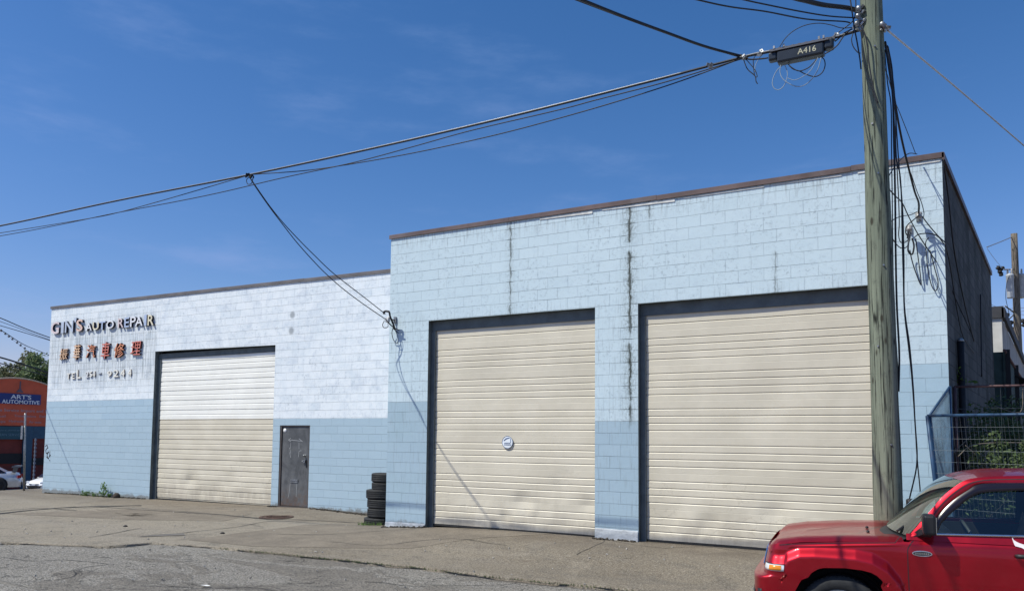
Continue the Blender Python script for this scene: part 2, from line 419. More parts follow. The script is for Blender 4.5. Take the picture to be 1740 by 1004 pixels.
# ------------------------------------------------------------------ terrain
SAMP = [(-26.2,2.45,-.17),(-23,2.45,-.15),(-20.7,2.45,-.13),(-18,2.45,-.11),(-15.6,2.45,-.10),(-14.35,2.45,-.04),(-13,2.45,-.1),(-11.8,2.45,-.16),(-10.4,2.2,-.17),(-10.0,.9,-.14),
        (-10.1,-.3,-.09),(-9.3,-.1,0.03),(-8.9,0,.068),(-7,0,.075),(-5.3,0,.082),(-4.5,0,.052),(-3.5,0,.06),(-2.4,0,.064),(-.8,0,.05),(0,0,.05),(2,.5,.05),(5,1,.05),(2,5,.05),
        (-15,-4,-.1),(-12,-3.3,-.1),(-8,-3.3,-.1),(-4,-3.3,-.1),(0,-3.3,-.1),(4,-3.3,-.1),(-20,-3,-.12),(-25,-1,-.12),(-17,-.5,-.1),(-21,0,-.12),(-13,0,-.13)]
def gh(x, y):
    n = .12*-.1; d = .12
    for a, b, z in SAMP:
        q = (x-a)**2+(y-b)**2
        if q < 20:
            w = math.exp(-q/1.3); n += w*z; d += w
    h = n/d
    s = (-27.6-x)
    if s > -3:
        sp = s if s > 10 else math.log(1+math.exp(s*2))/2
        h -= .0745*min(sp, 38)
    return h
M_asph = None
def asphalt_material():
    m = Mat('worn_asphalt', .92, 0, .25); k, x, y, z = m.pos()
    big = m.noise(k, .35, 6, .6, .4); med = m.noise(k, 2.3, 5, .65)
    v = m.voro(k, 62.); vc = S(m.nt, v.outputs['Color']); 
    v2 = m.voro(k, 130.); vc2 = S(m.nt, v2.outputs['Color'])
    c = m.mix(big.ss(.3, .7), (.250, .226, .194), (.325, .298, .256))
    c = m.mix(med.ss(.45, .75)*.45, c, (.25, .235, .21))
    g3 = m.noise(k, 34, 3, .75); g4 = m.noise(k, 11, 4, .7)
    pt = (m.noise(k, .62, 5, .62, .9, (.55, 1.5, 1)).ss(.50, .53)*.9)
    c = m.mix(pt*.6, c, (.215, .190, .160))
    c = m.mix(g4.ss(.5, .7)*.5, c, (.12, .11, .098))
    lo = m.noise(k, .45, 4, .6, .7, (.5, 1.3, 1)); c = m.mix(lo.ss(.52, .62)*.45, c, (.34, .315, .27)); c = m.mix(lo.ss(.44, .36)*.4, c, (.13, .12, .105))
    c = m.mix(g3.ss(.52, .66)*.85*pt.inv(), c, (.52, .485, .435))
    c = m.mix(g3.ss(.48, .34)*.9, c, (.045, .043, .041))
    g5 = m.noise(k, 60, 2, .8); c = m.mix(g5.ss(.54, .66)*.85*(pt*(-.7)+1.), c, (.62, .585, .53)); c = m.mix(g5.ss(.46, .34)*.85*(pt*(-.7)+1.), c, (.035, .033, .031))
    c = m.mix(vc.ss(.6, 1.)*.6*pt.inv(), c, (.46, .44, .41))
    c = m.mix(vc.ss(.35, .0)*.6, c, (.04, .04, .042))
    crk = m.noise(k, 1.1, 6, .6, .9); c = m.mix(((crk-.5).absv()).ss(.012, .002)*m.noise(k, .7, 2).ss(.45, .6)*.7, c, (.03, .03, .03))
    cr = m.voro(k, 1.1, 'DISTANCE_TO_EDGE'); 
    kk = m.noise(k, 3, 4)
    m.base(c)
    m.bump(vc*.6+g3*1.8+g5*.8+med*1.5+pt*.8, .022)
    return m.mat
def concrete_material():
    m = Mat('weathered_forecourt', .9, 0, .25); k, x, y, z = m.pos()
    big = m.noise(k, .3, 6, .6, .5, ); med = m.noise(k, 1.7, 6, .68, .3); fine = m.noise(k, 18, 4, .7)
    v = m.voro(k, 75.); vc = S(m.nt, v.outputs['Color'])
    c = m.mix(big.ss(.3, .7), (.195, .163, .122), (.262, .224, .172))
    c = m.mix(x.ss(-8.5, -11.5)*y.ss(1.2, -.2)*med.ss(.2, .5)*.75, c, (.325, .285, .225))
    c = m.mix(med.ss(.50, .72)*.55, c, (.165, .145, .122))
    c = m.mix(m.noise(k, .9, 5, .7, 1.2).ss(.53, .66)*.6, c, (.125, .110, .092))
    crk = m.noise(k, .75, 6, .62, 1.2); c = m.mix(((crk-.5).absv()).ss(.007, .001)*m.noise(k, .5, 2).ss(.46, .58)*.8, c, (.04, .036, .03))
    c = m.mix(m.noise(k, .42, 3, .5, .3).ss(.60, .64)*.5, c, (.30, .265, .215))
    c = m.mix(m.noise(k, 1.05, 6, .72, .8).ss(.46, .40)*.5, c, (.29, .25, .195))
    oil = m.voro(k, .55); od = S(m.nt, oil.outputs['Distance']); c = m.mix(od.ss(.16, .05)*m.noise(k, 4, 4, .7).ss(.35, .6)*.55, c, (.07, .06, .052))
    c = m.mix(m.noise(k, .55, 4, .6, 0, (.35, 1.6, 1)).ss(.5, .7)*.4, c, (.30, .27, .23))
    c = m.mix(vc.ss(.6, 1.)*.55, c, (.42, .385, .33))
    c = m.mix(vc.ss(.35, .0)*.55, c, (.07, .063, .055))
    g3 = m.noise(k, 36, 3, .75)
    c = m.mix(g3.ss(.53, .68)*.7, c, (.42, .375, .305)); c = m.mix(g3.ss(.46, .33)*.75, c, (.07, .06, .048))
    c = m.mix(fine.ss(.6, .8)*.3, c, (.4, .37, .32))
    c = m.mix(m.noise(k, 2.6, 5, .7, .4).ss(.62, .74)*.5, c, (.12, .085, .065))
    c = m.mix(y.ss(-1.6, -.2)*x.ss(-10.5, -9)*med.ss(.25, .6)*.6, c, (.135, .108, .084))
    c = m.mix(y.ss(-.2, 1.8)*x.ss(-9.5, -11)*med.ss(.25, .6)*.5, c, (.15, .122, .095))
    g5 = m.noise(k, 62, 2, .8); c = m.mix(g5.ss(.56, .7)*.5, c, (.42, .38, .31)); c = m.mix(g5.ss(.44, .3)*.5, c, (.06, .05, .042))
    m.base(c); m.bump(vc*.4+fine*.6+g3*1.2+g5*.5+med*1.2, .014)
    return m.mat
M_asph = asphalt_material(); M_conc = concrete_material()
def frange(a, b, s):
    n = max(1, round((b-a)/s)); return [a+(b-a)*i/n for i in range(n)]
gx = frange(-900, -120, 120)+frange(-120, -70, 10)+frange(-70, -30, 2)+frange(-30, -17, .5)+frange(-17, 1, .16)+frange(1, 8, .5)+frange(8, 60, 8)+frange(60, 900, 120)+[900]
gy = frange(-500, -40, 80)+frange(-40, -14, 4)+frange(-14, -10, .4)+frange(-10, -3.1, .13)+frange(-3.1, 4, .35)+frange(4, 40, 3)+frange(40, 120, 16)+frange(120, 1500, 150)+[1500]
mb = MB()
def rh(x, y):
    h = gh(x, y)-.030
    if -20 < x < 3 and -12 < y < -2: h += .022*mnoise.noise(Vector((x*.55, y*.9, 1.3))) + .009*mnoise.noise(Vector((x*2.1, y*2.1, 5)))
    return h
def gfn(a, b): return (gx[a], gy[b], rh(gx[a], gy[b]))
mb.grid(gfn, len(gx), len(gy)); struct(mb, 'ground', M_asph, recalc=False)
# forecourt slab, with a broken front edge
EDGE = [(-34,-11.5),(-22,-7.3),(-14.5,-4.95),(-13.3,-4.62),(-12.38,-4.3),(-12.22,-3.62),(-11.2,-3.42),(-10,-3.35),(-8.4,-3.28),(-6.83,-3.24),(-5.1,-3.3),(-3.94,-3.22),(-3.2,-3.2),(0,-3.2),(9,-3.2)]
def edge_y(x):
    return interp(EDGE, x) + .035*mnoise.noise(Vector((x*2.3, 0, 0)))+.02*mnoise.noise(Vector((x*7, 3, 0)))
ax = frange(-31, -16, .4)+frange(-16, 1, .08)+frange(1, 9, .5)+[9]
mb = MB(); NV = 40
def afn(a, b):
    x = ax[a]; e = edge_y(x)
    if b == 0: return (x, e-.004, gh(x, e)-.08)
    t = (b-1)/(NV-2); t = t**1.5
    y = e + (7-e)*t
    return (x, y, gh(x, y)+(.004 if b == 1 else .010)*1)
mb.grid(afn, len(ax), NV); struct(mb, 'forecourt', M_conc, recalc=False)
# darker repair patches and the dark joints and lines: flat sheets following the ground
def sheet(name, poly, mat, lift, kind='structure', n=1):
    mb = MB(); bm = bmesh.new()
    vs = [bm.verts.new((x, y, 0)) for x, y in poly]; bm.faces.new(vs)
    bmesh.ops.triangulate(bm, faces=bm.faces)
    for _ in range(4):
        es = [e for e in bm.edges if e.calc_length() > .45]
        if not es: break
        bmesh.ops.subdivide_edges(bm, edges=es, cuts=1); bmesh.ops.triangulate(bm, faces=bm.faces)
    for v in bm.verts: v.co.z = gh(v.co.x, v.co.y)+lift
    bmesh.ops.recalc_face_normals(bm, faces=bm.faces)
    me = bpy.data.meshes.new(name); bm.to_mesh(me); bm.free(); me.materials.append(mat)
    o = bpy.data.objects.new(name, me); COL.objects.link(o); return tag(o, kind=kind)
def patch_material(name, a, b):
    m = Mat(name, .9, 0, .25); k, x, y, z = m.pos()
    v = m.voro(k, 80.); vc = S(m.nt, v.outputs['Color'])
    c = m.mix(m.noise(k, 1.6, 6, .7).ss(.3, .7), a, b)
    c = m.mix(vc.ss(.6, 1.)*.5, c, tuple(q*1.9 for q in b)); c = m.mix(vc.ss(.3, 0.)*.5, c, tuple(q*.4 for q in a))
    m.base(c); m.bump(vc, .005); return m.mat
M_p1 = patch_material('dark_patch', (.150, .128, .102), (.215, .184, .145))
M_p2 = patch_material('pale_patch', (.255, .232, .20), (.31, .285, .245))
M_p3 = patch_material('asphalt_patch', (.115, .105, .095), (.17, .158, .142))
M_line = plain('dark_line', (.022, .021, .02), .8, obj=False)
def g2(px, py, z=-.1):
    p = on(px, py, (0, 0, 1), z); return (p.x, p.y)
def wobble(P, amp=.05, step=.25, seed=0):
    out = []
    n = len(P)
    for i in range(n):
        a = Vector(P[i]); b = Vector(P[(i+1) % n]); L = (b-a).length; k = max(1, int(L/step))
        for j in range(k):
            p = a.lerp(b, j/k); q = Vector((mnoise.noise(Vector((p.x*1.7, p.y*1.7, seed))), mnoise.noise(Vector((p.x*1.7, p.y*1.7, seed+9)))))
            out.append(tuple(p+q*amp))
    return out
sheet('pavement_patch', wobble([g2(320,918), g2(520,890), g2(870,888), g2(1000,920), g2(700,935), g2(430,929)]), M_p1, .014)
sheet('pavement_patch', wobble([g2(5,872), g2(150,868), g2(300,876), g2(240,884), g2(150,880)]), M_p1, .014)
sheet('pavement_patch', wobble([g2(160,866), g2(360,864), g2(430,873), g2(380,884), g2(250,884)]), M_p1, .014)
sheet('pavement_patch', wobble([g2(232,913), g2(315,910), g2(312,907), g2(262,909)], .03), M_p3, .018)
def ribbon(name, pts, w, mat, lift, seed=1, hf=gh):
    P = cat_rom([Vector((x, y, 0)) for x, y in pts], 14); mb = MB(); rng = random.Random(seed)
    L = []; 
    for i, p in enumerate(P):
        t = (P[min(i+1, len(P)-1)]-P[max(i-1, 0)]).normalized(); nrm = Vector((-t.y, t.x, 0))
        ww = w*(.55+.9*abs(mnoise.noise(Vector((p.x*3, p.y*3, seed)))))
        j = nrm*(mnoise.noise(Vector((p.x*1.6, p.y*1.6, seed+4)))*.06)
        L.append((p+j+nrm*ww, p+j-nrm*ww))
    for (a, b), (c, d) in zip(L, L[1:]):
        mb.quad(*[(q.x, q.y, hf(q.x, q.y)+lift) for q in (a, b, d, c)])
    return struct(mb, name, mat)
ribbon('pavement_line', [g2(-40,877), g2(0,872), g2(60,866), g2(120,861.5), g2(180,860), g2(240,859)], .10, M_line, .018, 1)  # widest dark line, curving over the left end of the forecourt
ribbon('pavement_line', [g2(160,861), g2(260,868), g2(360,874), g2(450,880), g2(560,884), g2(640,888)], .030, M_line, .018, 2)
ribbon('pavement_line', [g2(240,912), g2(330,904), g2(410,893), g2(450,885), g2(520,885)], .018, M_line, .018, 3)
ribbon('pavement_line', [g2(470,909), g2(560,913), g2(690,909), g2(760,898), g2(840,893)], .016, M_line, .018, 4)
ribbon('pavement_line', [g2(980,955), g2(1010,945), g2(1030,932), g2(1035,922)], .007, M_line, .014, 5)
ribbon('pavement_line', [(x, edge_y(x)-.012) for x in [-20+.25*i for i in range(80)]], .016, M_line, -.012, 12)
ribbon('pavement_line', [g2(0,868), g2(70,863), g2(130,868)], .03, M_line, .018, 13)
ribbon('pavement_crack', [g2(560,925), g2(640,930), g2(760,928), g2(860,940)], .010, M_line, .016, 14)
ribbon('pavement_crack', [g2(1040,935), g2(1120,948), g2(1200,946), g2(1290,960)], .008, M_line, .016, 15)
ribbon('pavement_crack', [g2(620,985), g2(700,992), g2(820,990)], .010, M_line, .004, 16, rh)
ribbon('pavement_crack', [g2(0,944), g2(60,950), g2(110,948), g2(180,956)], .012, M_line, .004, 6, rh)
ribbon('pavement_crack', [g2(30,985), g2(110,978), g2(130,972), g2(125,966)], .010, M_line, .004, 7, rh)
ribbon('pavement_crack', [g2(280,990), g2(350,997), g2(420,994), g2(470,1001)], .010, M_line, .004, 8, rh)
ribbon('pavement_crack', [g2(150,914), g2(185,908), g2(240,898)], .015, M_line, .018, 9)

# ------------------------------------------------------------------ buildings
def front_wall(x0, x1, zb, zt, Y, ops, mbw, ymin=None):
    xs = sorted({x0, x1, *[o[0] for o in ops], *[o[1] for o in ops]})
    for a, b in zip(xs, xs[1:]):
        n = max(1, int((b-a)/1.2)); cuts = [a+(b-a)*i/n for i in range(n+1)]
        for c, d in zip(cuts, cuts[1:]):
            op = [o for o in ops if o[0] <= a+1e-6 and o[1] >= b-1e-6]
            lo = zb
            if op:
                lo = op[0][3]
                hc = op[0][3]+(op[0][4]-op[0][3])*(c-op[0][0])/(op[0][1]-op[0][0]); hd = op[0][3]+(op[0][4]-op[0][3])*(d-op[0][0])/(op[0][1]-op[0][0])
                mbw.quad((c, Y, hc), (d, Y, hd), (d, Y, zt(d)), (c, Y, zt(c)))
            else:
                mbw.quad((c, Y, zb), (d, Y, zb), (d, Y, zt(d)), (c, Y, zt(c)))
def reveals(o, Y, dep, mb, zb):
    a, b, _, h0, h1 = o[0], o[1], o[2], o[3], o[4]
    mb.quad((a, Y, zb), (a, Y, h0), (a, Y+dep, h0), (a, Y+dep, zb))
    mb.quad((b, Y, zb), (b, Y+dep, zb), (b, Y+dep, h1), (b, Y, h1))
    mb.quad((a, Y, h0), (b, Y, h1), (b, Y+dep, h1), (a, Y+dep, h0))
DEP = .15
# --- right building
ztR = lambda x: 5.93
O2 = (-8.89, -5.29, 0, 4.125, 4.125); O3 = (-4.49, -.80, 0, 4.130, 4.130)
BR = thing('garage_building', 'taller pale blue concrete block garage with two cream roller doors and brown roof edging', 'building', (-4.9, 4.5, .05))
XC = .15; XL = -9.875
SB = Vector((1.227, 9.435, 0)); 
mb = MB(); front_wall(XL, XC, -.7, ztR, 0, [O2, O3], mb)
part(mb, 'front_wall', MW_R, BR)
mb = MB()
for a, b in (((XC, 0), (SB.x, SB.y)),):
    n = 8
    for i in range(n):
        p = Vector(a).lerp(Vector(b), i/n); q = Vector(a).lerp(Vector(b), (i+1)/n)
        mb.quad((p.x, p.y, -.7), (q.x, q.y, -.7), (q.x, q.y, 5.93), (p.x, p.y, 5.93))
mb.quad((SB.x, SB.y, -.7), (XL, SB.y, -.7), (XL, SB.y, 5.93), (SB.x, SB.y, 5.93))
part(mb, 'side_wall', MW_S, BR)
mb = MB(); mb.quad((XL, SB.y, -.7), (XL, 0, -.7), (XL, 0, 5.93), (XL, SB.y, 5.93)); part(mb, 'end_wall', MW_R, BR)
mb = MB(); mb.quad((XL, 0, 5.7), (XC, 0, 5.7), (SB.x, SB.y, 5.7), (XL, SB.y, 5.7)); part(mb, 'roof', M_roof, BR)
for o in (O2, O3):
    mb = MB(); reveals(o, 0, DEP+.05, mb, -.3); part(mb, 'door_jamb', M_slate, BR)
def cap(x0, x1, za, zb, Y, mat, parent, seam=3.0, seed=3):
    rng = random.Random(seed); x = x0-.03
    mb = MB()
    while x < x1:
        e = min(x1+.03, x+seam*rng.uniform(.9, 1.1))
        if x1-e < .6: e = x1+.03
        zz = lambda q: za+(zb-za)*(q-x0)/(x1-x0)
        dz = rng.uniform(-.006, .006)
        n = max(1, int((e-x)/.5)); pts = [x+(e-x)*i/n for i in range(n+1)]
        for a, b in zip(pts, pts[1:]):
            a2, b2 = a, b-(.004 if b == pts[-1] else 0)
            w = .004*mnoise.noise(Vector((a*2, 1, 1))); w2 = .004*mnoise.noise(Vector((b*2, 1, 1)))
            A = [(Y-.03, -.03), (Y-.03, .048), (Y-.02, .056), (Y+.22, .056)]
            for (ya, ha), (yb, hb) in zip(A, A[1:]):
                mb.quad((a2, ya, zz(a2)+ha+dz+w), (b2, ya, zz(b2)+ha+dz+w2), (b2, yb, zz(b2)+hb+dz+w2), (a2, yb, zz(a2)+hb+dz+w))
            mb.quad((a2, Y-.03, zz(a2)-.03+dz+w), (b2, Y-.03, zz(b2)-.03+dz+w2), (b2, Y-.002, zz(b2)-.03+dz+w2), (a2, Y-.002, zz(a2)-.03+dz+w))
        x = e
    return part(mb, 'roof_flashing', mat, parent)
cap(XL, XC, 5.93, 5.935, 0, M_cap, BR)
# pale torn strip below the flashing on the right half
mb = MB(); rng = random.Random(5); x = -6.4
while x < .1:
    e = x+rng.uniform(.5, 1.4); e = min(e, .13)
    if rng.random() < .75:
        h0, h1 = rng.uniform(.008, .03), rng.uniform(.015, .05)
        mb.prism([(x, -.012, 5.88), (e, -.012, 5.88), (e, -.012, 5.88-h1), (x, -.012, 5.88-h0)], (0, .008, 0))
    x = e+rng.uniform(0, .25)
part(mb, 'peeling_strip', M_white, BR)
n_ = Vector((.993, -.12, 0))
mb = MB()
mb.prism([(XC+.0, -.03, 5.88), (XC+.035, -.03, 5.88), (SB.x+.035, SB.y, 5.88), (SB.x, SB.y, 5.88)], (0, 0, .10)); part(mb, 'side_flashing', M_cap, BR)
# footing strips at the wall foot
def footing(x0, x1, top0, top1, Y, parent, mat=M_foot):
    mb = MB(); n = max(2, int((x1-x0)/.06))
    def fn(a, b):
        x = x0+(x1-x0)*a/(n-1); t = top0+(top1-top0)*a/(n-1)+.012*mnoise.noise(Vector((x*9, 2, 0)))
        z = [-.5, -.1, t-.02, t][b]; y = [Y-.03, Y-.02-.008*mnoise.noise(Vector((x*11, 5, 0))), Y-.012, Y-.003][b]
        return (x, y, z)
    mb.grid(fn, n, 4, smooth=False); return part(mb, 'footing', mat, parent)
footing(-5.28, -4.50, .255, .245, 0, BR); footing(XL, -8.90, .085, .10, 0, BR)
# roller doors (sectional steel, ribbed)
DENTS = [(onY(885, 850, .15), .13, .035), (onY(858, 880, .15), .09, .03), (onY(1316, 872, .15), .16, .035), (onY(1000, 858, .15), .12, .022), (onY(1205, 890, .15), .14, .02), (onY(905, 870, .15), .10, -.02), (onY(322, 815, 2.6), .14, .03), (onY(330, 845, 2.6), .16, .025)]
def sect_door(x0, x1, zb, zt, Y, mat, parent, label, period=.61, phase=0., kind=2):
    prof = []     # (z, y) from top down
    z = zt
    if kind == 2:
        offs = [.0, .247, .368, .489]      # grooves after the wide flat with its faint middle crease
        k = 0; z = zt-phase
        prof.append((zt, 0.))
        g = []
        while z > zb-.7:
            for o in offs: g.append(('g', z-o))
            g.append(('c', z-.115)); z -= period
        g = sorted([q for q in g if zb+.03 < q[1] < zt-.03], key=lambda q: -q[1])
        for t, zz in g:
            if t == 'g': prof += [(zz+.006, 0.), (zz+.001, .014), (zz-.004, .014), (zz-.024, -.001), (zz-.028, 0.)]
            else: prof += [(zz+.002, 0.), (zz, .0016), (zz-.004, .0016), (zz-.008, 0.)]
        prof.append((zb, 0.))
    else:
        z = zt; prof.append((zt, 0.))
        zz = zt-phase; 
        while zz > zb-.3:
            for q in [(zz+.012, 0.), (zz+.004, .022), (zz-.010, .022), (zz-.022, .004), (zz-.125, .0), (zz-.137, .008), (zz-.150, .008), (zz-.162, 0.)]:
                if zb+.01 < q[0] < zt-.01: prof.append(q)
            zz -= period
        prof.append((zb, 0.))
    n = 90; mb = MB()
    def fn(a, b):
        x = x0+(x1-x0)*a/(n-1); z, y = prof[b]; z += .004*mnoise.noise(Vector((x*.7, z, 4)))
        dent = .013*mnoise.noise(Vector((x*.9, z*1.3, x0)))+.020*sstep(1.5, .4, z)*mnoise.noise(Vector((x*2.0, z*2.4, x0+3)))+.006*sstep(1.0, .3, z)*mnoise.noise(Vector((x*7, z*5, x0+8)))
        for P_, r_, a_ in DENTS:
            q_ = ((x-P_.x)**2*.6+(z-P_.z)**2)/(r_*r_)
            if q_ < 6: dent += a_*math.exp(-q_)
        return (x, Y+y+dent, z)
    mb.grid(fn, n, len(prof), smooth=False)
    d = part(mb, 'roller_door', mat, parent); tag(d, label)
    mb = MB(); mb.box((x0, Y-.012, zb-.035), (x1, Y+.03, zb+.002)); part(mb, 'bottom_seal', M_rubber, d)
    return d
D2 = sect_door(-8.80, -5.29, .10, 3.98, DEP, M_door, BR, 'cream ribbed roller door with a round sticker', phase=.20)
D3 = sect_door(-4.40, -.80, .10, 3.98, DEP, M_door, BR, 'wide cream ribbed roller door behind the pole', phase=.20)
for o in (O2, O3):
    mb = MB(); mb.box((o[0]+.003, DEP-.03, 3.93), (o[1]-.003, DEP+.1, o[3]-.003)); mb.box((o[0]+.003, DEP-.045, -.1), (o[0]+.095, DEP+.1, 3.925))
    part(mb, 'door_track', M_slate, BR)
    mb = MB(); mb.box((o[0], DEP+.12, -.3), (o[1], DEP+.14, o[3])); part(mb, 'door_backing', M_dark, BR)
# --- left building (set 2.45 m back)
YL = 2.45; XLL = -26.17; XLR = -9.875
ztL = lambda x: 6.045+(5.90-6.045)*(x-XLL)/(-11.8-XLL)
O1 = (-20.67, -15.66, 0, 4.315, 4.257); OM = (-15.40, -14.33, 0, 2.085, 2.085)
BL = thing('garage_building', 'lower whitewashed block garage with raised sign letters, two-tone roller door and grey metal door', 'building', (-18, 7, -.1))
mb = MB(); front_wall(XLL, XLR+.0, -.8, ztL, YL, [O1, OM], mb); part(mb, 'front_wall', MW_L, BL)
for o in (O1, OM):
    mb = MB(); reveals(o, YL, DEP+.05 if o is O1 else .09, mb, -.4); part(mb, 'door_jamb', M_slate, BL)
mb = MB(); mb.quad((XLL, YL, -1.5), (XLL, 14, -2.5), (XLL, 14, 6.0), (XLL, YL, 6.045)); mb.quad((XLL, 14, -2.5), (XLR, 14, -.8), (XLR, 14, 5.8), (XLL, 14, 6.0)); part(mb, 'side_wall', MW_L, BL)
mb = MB(); mb.quad((XLL, YL, 5.8), (XLR, YL, 5.6), (XLR, 14, 5.6), (XLL, 14, 5.8)); part(mb, 'roof', M_roof, BL)
cap(XLL, XLR-.03, 6.045, 5.885, YL, M_capg, BL, seam=6)
D1 = sect_door(-20.55, -15.66, -.075, 4.17, YL+DEP, M_doorw, BL, 'white over cream roller door', period=.288, phase=.19, kind=1)
mb = MB(); mb.box((O1[0]+.003, YL+DEP-.02, 4.09), (O1[1]-.003, YL+DEP+.1, 4.245)); mb.box((O1[0]+.003, YL+DEP-.03, -.2), (O1[0]+.12, YL+DEP+.1, 4.08)); part(mb, 'door_track', M_slate, BL)
mb = MB(); mb.box((O1[0], YL+DEP+.12, -.3), (O1[1], YL+DEP+.14, 4.4)); part(mb, 'door_backing', M_dark, BL)
# tar-like crumbs at the wall foot
footing(-14.33, XLR, -.045, -.12, YL, BL, plain('broken_wall_foot', (.14, .13, .115), .95, var=.5, scale=14, bump=.02))
# --- grey metal door
def metal_door_mat():
    m = Mat('scuffed_grey_steel', .5, .35, .4); k, x, y, z = m.pos()
    c = m.mix(m.noise(k, 2.5, 6, .7, .5).ss(.3, .72), (.075, .078, .082), (.15, .155, .158))
    c = m.mix(m.noise(k, 2, 5, .7, 0, (1, 1, .3)).ss(.5, .75)*.6, c, (.21, .21, .21))
    c = m.mix(z.ss(.6, -.05)*m.noise(k, 9, 5, .7).ss(.35, .65)*.7, c, (.16, .10, .07))
    m.base(c); m.bump(m.noise(k, 3, 3), .006); return m.mat
M_md = metal_door_mat()
MD = MB(); MD.box((-15.335, YL+.035, -.03), (-14.375, YL+.075, 2.045)); md = part(MD, 'metal_door', M_md, BL, bevel=.004); tag(md, 'scuffed grey steel door')
mb = MB(); mb.box((-15.395, YL+.01, -.1), (-15.345, YL+.09, 2.08)); mb.box((-14.365, YL+.01, -.1), (-14.335, YL+.09, 2.08)); mb.box((-15.345, YL+.01, 2.055), (-14.365, YL+.09, 2.08)); mb.box((-15.395, YL-.03, -.13), (-14.335, YL+.09, -.04))
part(mb, 'door_frame', plain('rusty_dark_frame', (.07, .06, .058), .6, dirt=((.15, .08, .05), .5)), BL)
dl = lambda px, py: onY(px, py, YL+.03)
def dpart(name, mat, f):
    mb = MB(); f(mb); return part(mb, name, mat, md)
for z in (1.72, .98, .25): dpart('hinge', M_dark, lambda m: m.tube([(-15.35, YL+.028, z-.07), (-15.35, YL+.028, z+.07)], .014))
kp = dl(518, 783)
dpart('door_knob', M_galv, lambda m: (m.lathe([(0, -.07), (.022, -.068), (.03, -.05), (.022, -.03), (.012, -.025), (.012, -.01), (.034, -.008), (.034, 0)], (kp.x, YL+.035, kp.z+.14), (0, 1, 0), 16)))
dpart('door_lever', M_galv, lambda m: (m.box((kp.x-.03, YL-.01, kp.z-.04), (kp.x+.035, YL+.034, kp.z+.03)), m.tube([(kp.x, YL-.015, kp.z), (kp.x-.07, YL-.02, kp.z)], .01)))
dpart('latch_guard', M_dark, lambda m: m.box((kp.x+.045, YL+.02, kp.z-.16), (kp.x+.075, YL+.034, kp.z+.02)))
sp = dl(500, 817)
dpart('mail_slot', M_galv, lambda m: (m.box((sp.x-.13, YL+.02, sp.z-.04), (sp.x+.13, YL+.034, sp.z-.028)), m.box((sp.x-.13, YL+.012, sp.z+.01), (sp.x+.13, YL+.034, sp.z+.045)), m.box((sp.x-.125, YL+.024, sp.z-.028), (sp.x+.125, YL+.034, sp.z+.01))))
wp = dl(484, 731)
dpart('round_sticker', plain('white_sticker', (.8, .8, .8), .5), lambda m: m.lathe([(0, -.001), (.055, 0), (.055, .003)], (wp.x, YL+.031, wp.z), (0, 1, 0), 24))
M_scr = plain('scratched_white_paint', (.42, .43, .44), .7)
for A in ([(492,747),(512,749)], [(490,747),(494,744)], [(490,747),(494,750)], [(508,745),(514,750)], [(492,760),(494,770)], [(492,768),(494,777)], [(507,776),(508,766),(512,765)], [(494,752),(493,762)], [(508,752),(508,762)],
              [(493,822),(491,838)], [(491,838),(489,846)], [(504,822),(503,844)]):
    P = [dl(*q) for q in A]; m = MB()
    for a, b in zip(P, P[1:]):
        d = (b-a).normalized(); nn = Vector((-d.z, 0, d.x))*.0045
        m.prism([(p.x, YL+.031, p.z) for p in (a-nn, b-nn, b+nn, a+nn)], (0, .003, 0))
    part(m, 'scratch_mark', M_scr, md)
# door 2 sticker
M_stk = plain('sticker_white', (.74, .78, .82), .35)
M_stb = plain('sticker_blue', (.03, .08, .20), .4)
sc_ = onY(862, 751, DEP-.02)
mb = MB(); mb.lathe([(0, 0), (.118, 0), (.118, .003)], (sc_.x, DEP-.016, sc_.z), (0, 1, 0), 40, smooth=False); stk = part(mb, 'round_sticker', M_stk, D2)
mb = MB()
mb.lathe([(.110, 0), (.110, -.001), (.1175, -.001), (.1175, .002)], (sc_.x, DEP-.017, sc_.z), (0, 1, 0), 40, smooth=False)
def st(m, pts):
    m.prism([(sc_.x+a, DEP-.020, sc_.z+b) for a, b in pts], (0, .003, 0))
st(mb, [(-.085, .030), (-.03, .075), (.02, .088), (.06, .078), (.02, .072), (-.03, .055), (-.07, .025)])
for r_, h_ in ((-.02, .012), (-.052, .014)):
    x_ = -.07
    rng = random.Random(int(-r_*1000))
    while x_ < .06:
        w_ = rng.uniform(.008, .02); st(mb, [(x_, r_), (x_+w_, r_), (x_+w_, r_+h_), (x_, r_+h_)]); x_ += w_+.006
st(mb, [(.065, -.01), (.075, -.01), (.075, .07), (.065, .07)])
part(mb, 'sticker_print', M_stb, stk)

# ------------------------------------------------------------------ text helper
def text_mesh(body, size, extrude, offset=0., shear=0., bevel=0., sx=1., font_space=1.):
    cu = bpy.data.curves.new('txt', 'FONT'); cu.body = body; cu.size = size; cu.extrude = extrude; cu.offset = offset; cu.shear = shear
    cu.bevel_depth = bevel; cu.space_character = font_space; cu.align_x = 'LEFT'; cu.resolution_u = 3
    o = bpy.data.objects.new('txt', cu); COL.objects.link(o)
    bpy.context.view_layer.update()
    dg = bpy.context.evaluated_depsgraph_get()
    me = bpy.data.meshes.new_from_object(o.evaluated_get(dg)); bpy.data.objects.remove(o); bpy.data.curves.remove(cu)
    return me
def text_obj(name, body, mat, Mx, parent, **k):
    me = text_mesh(body, **k); me.transform(Mx); me.materials.clear(); me.materials.append(mat)
    if parent is not None:
        off = wloc(parent); me.transform(Matrix.Translation(-off))
    o = bpy.data.objects.new(name, me); COL.objects.link(o)
    if parent is not None: o.parent = parent
    return o
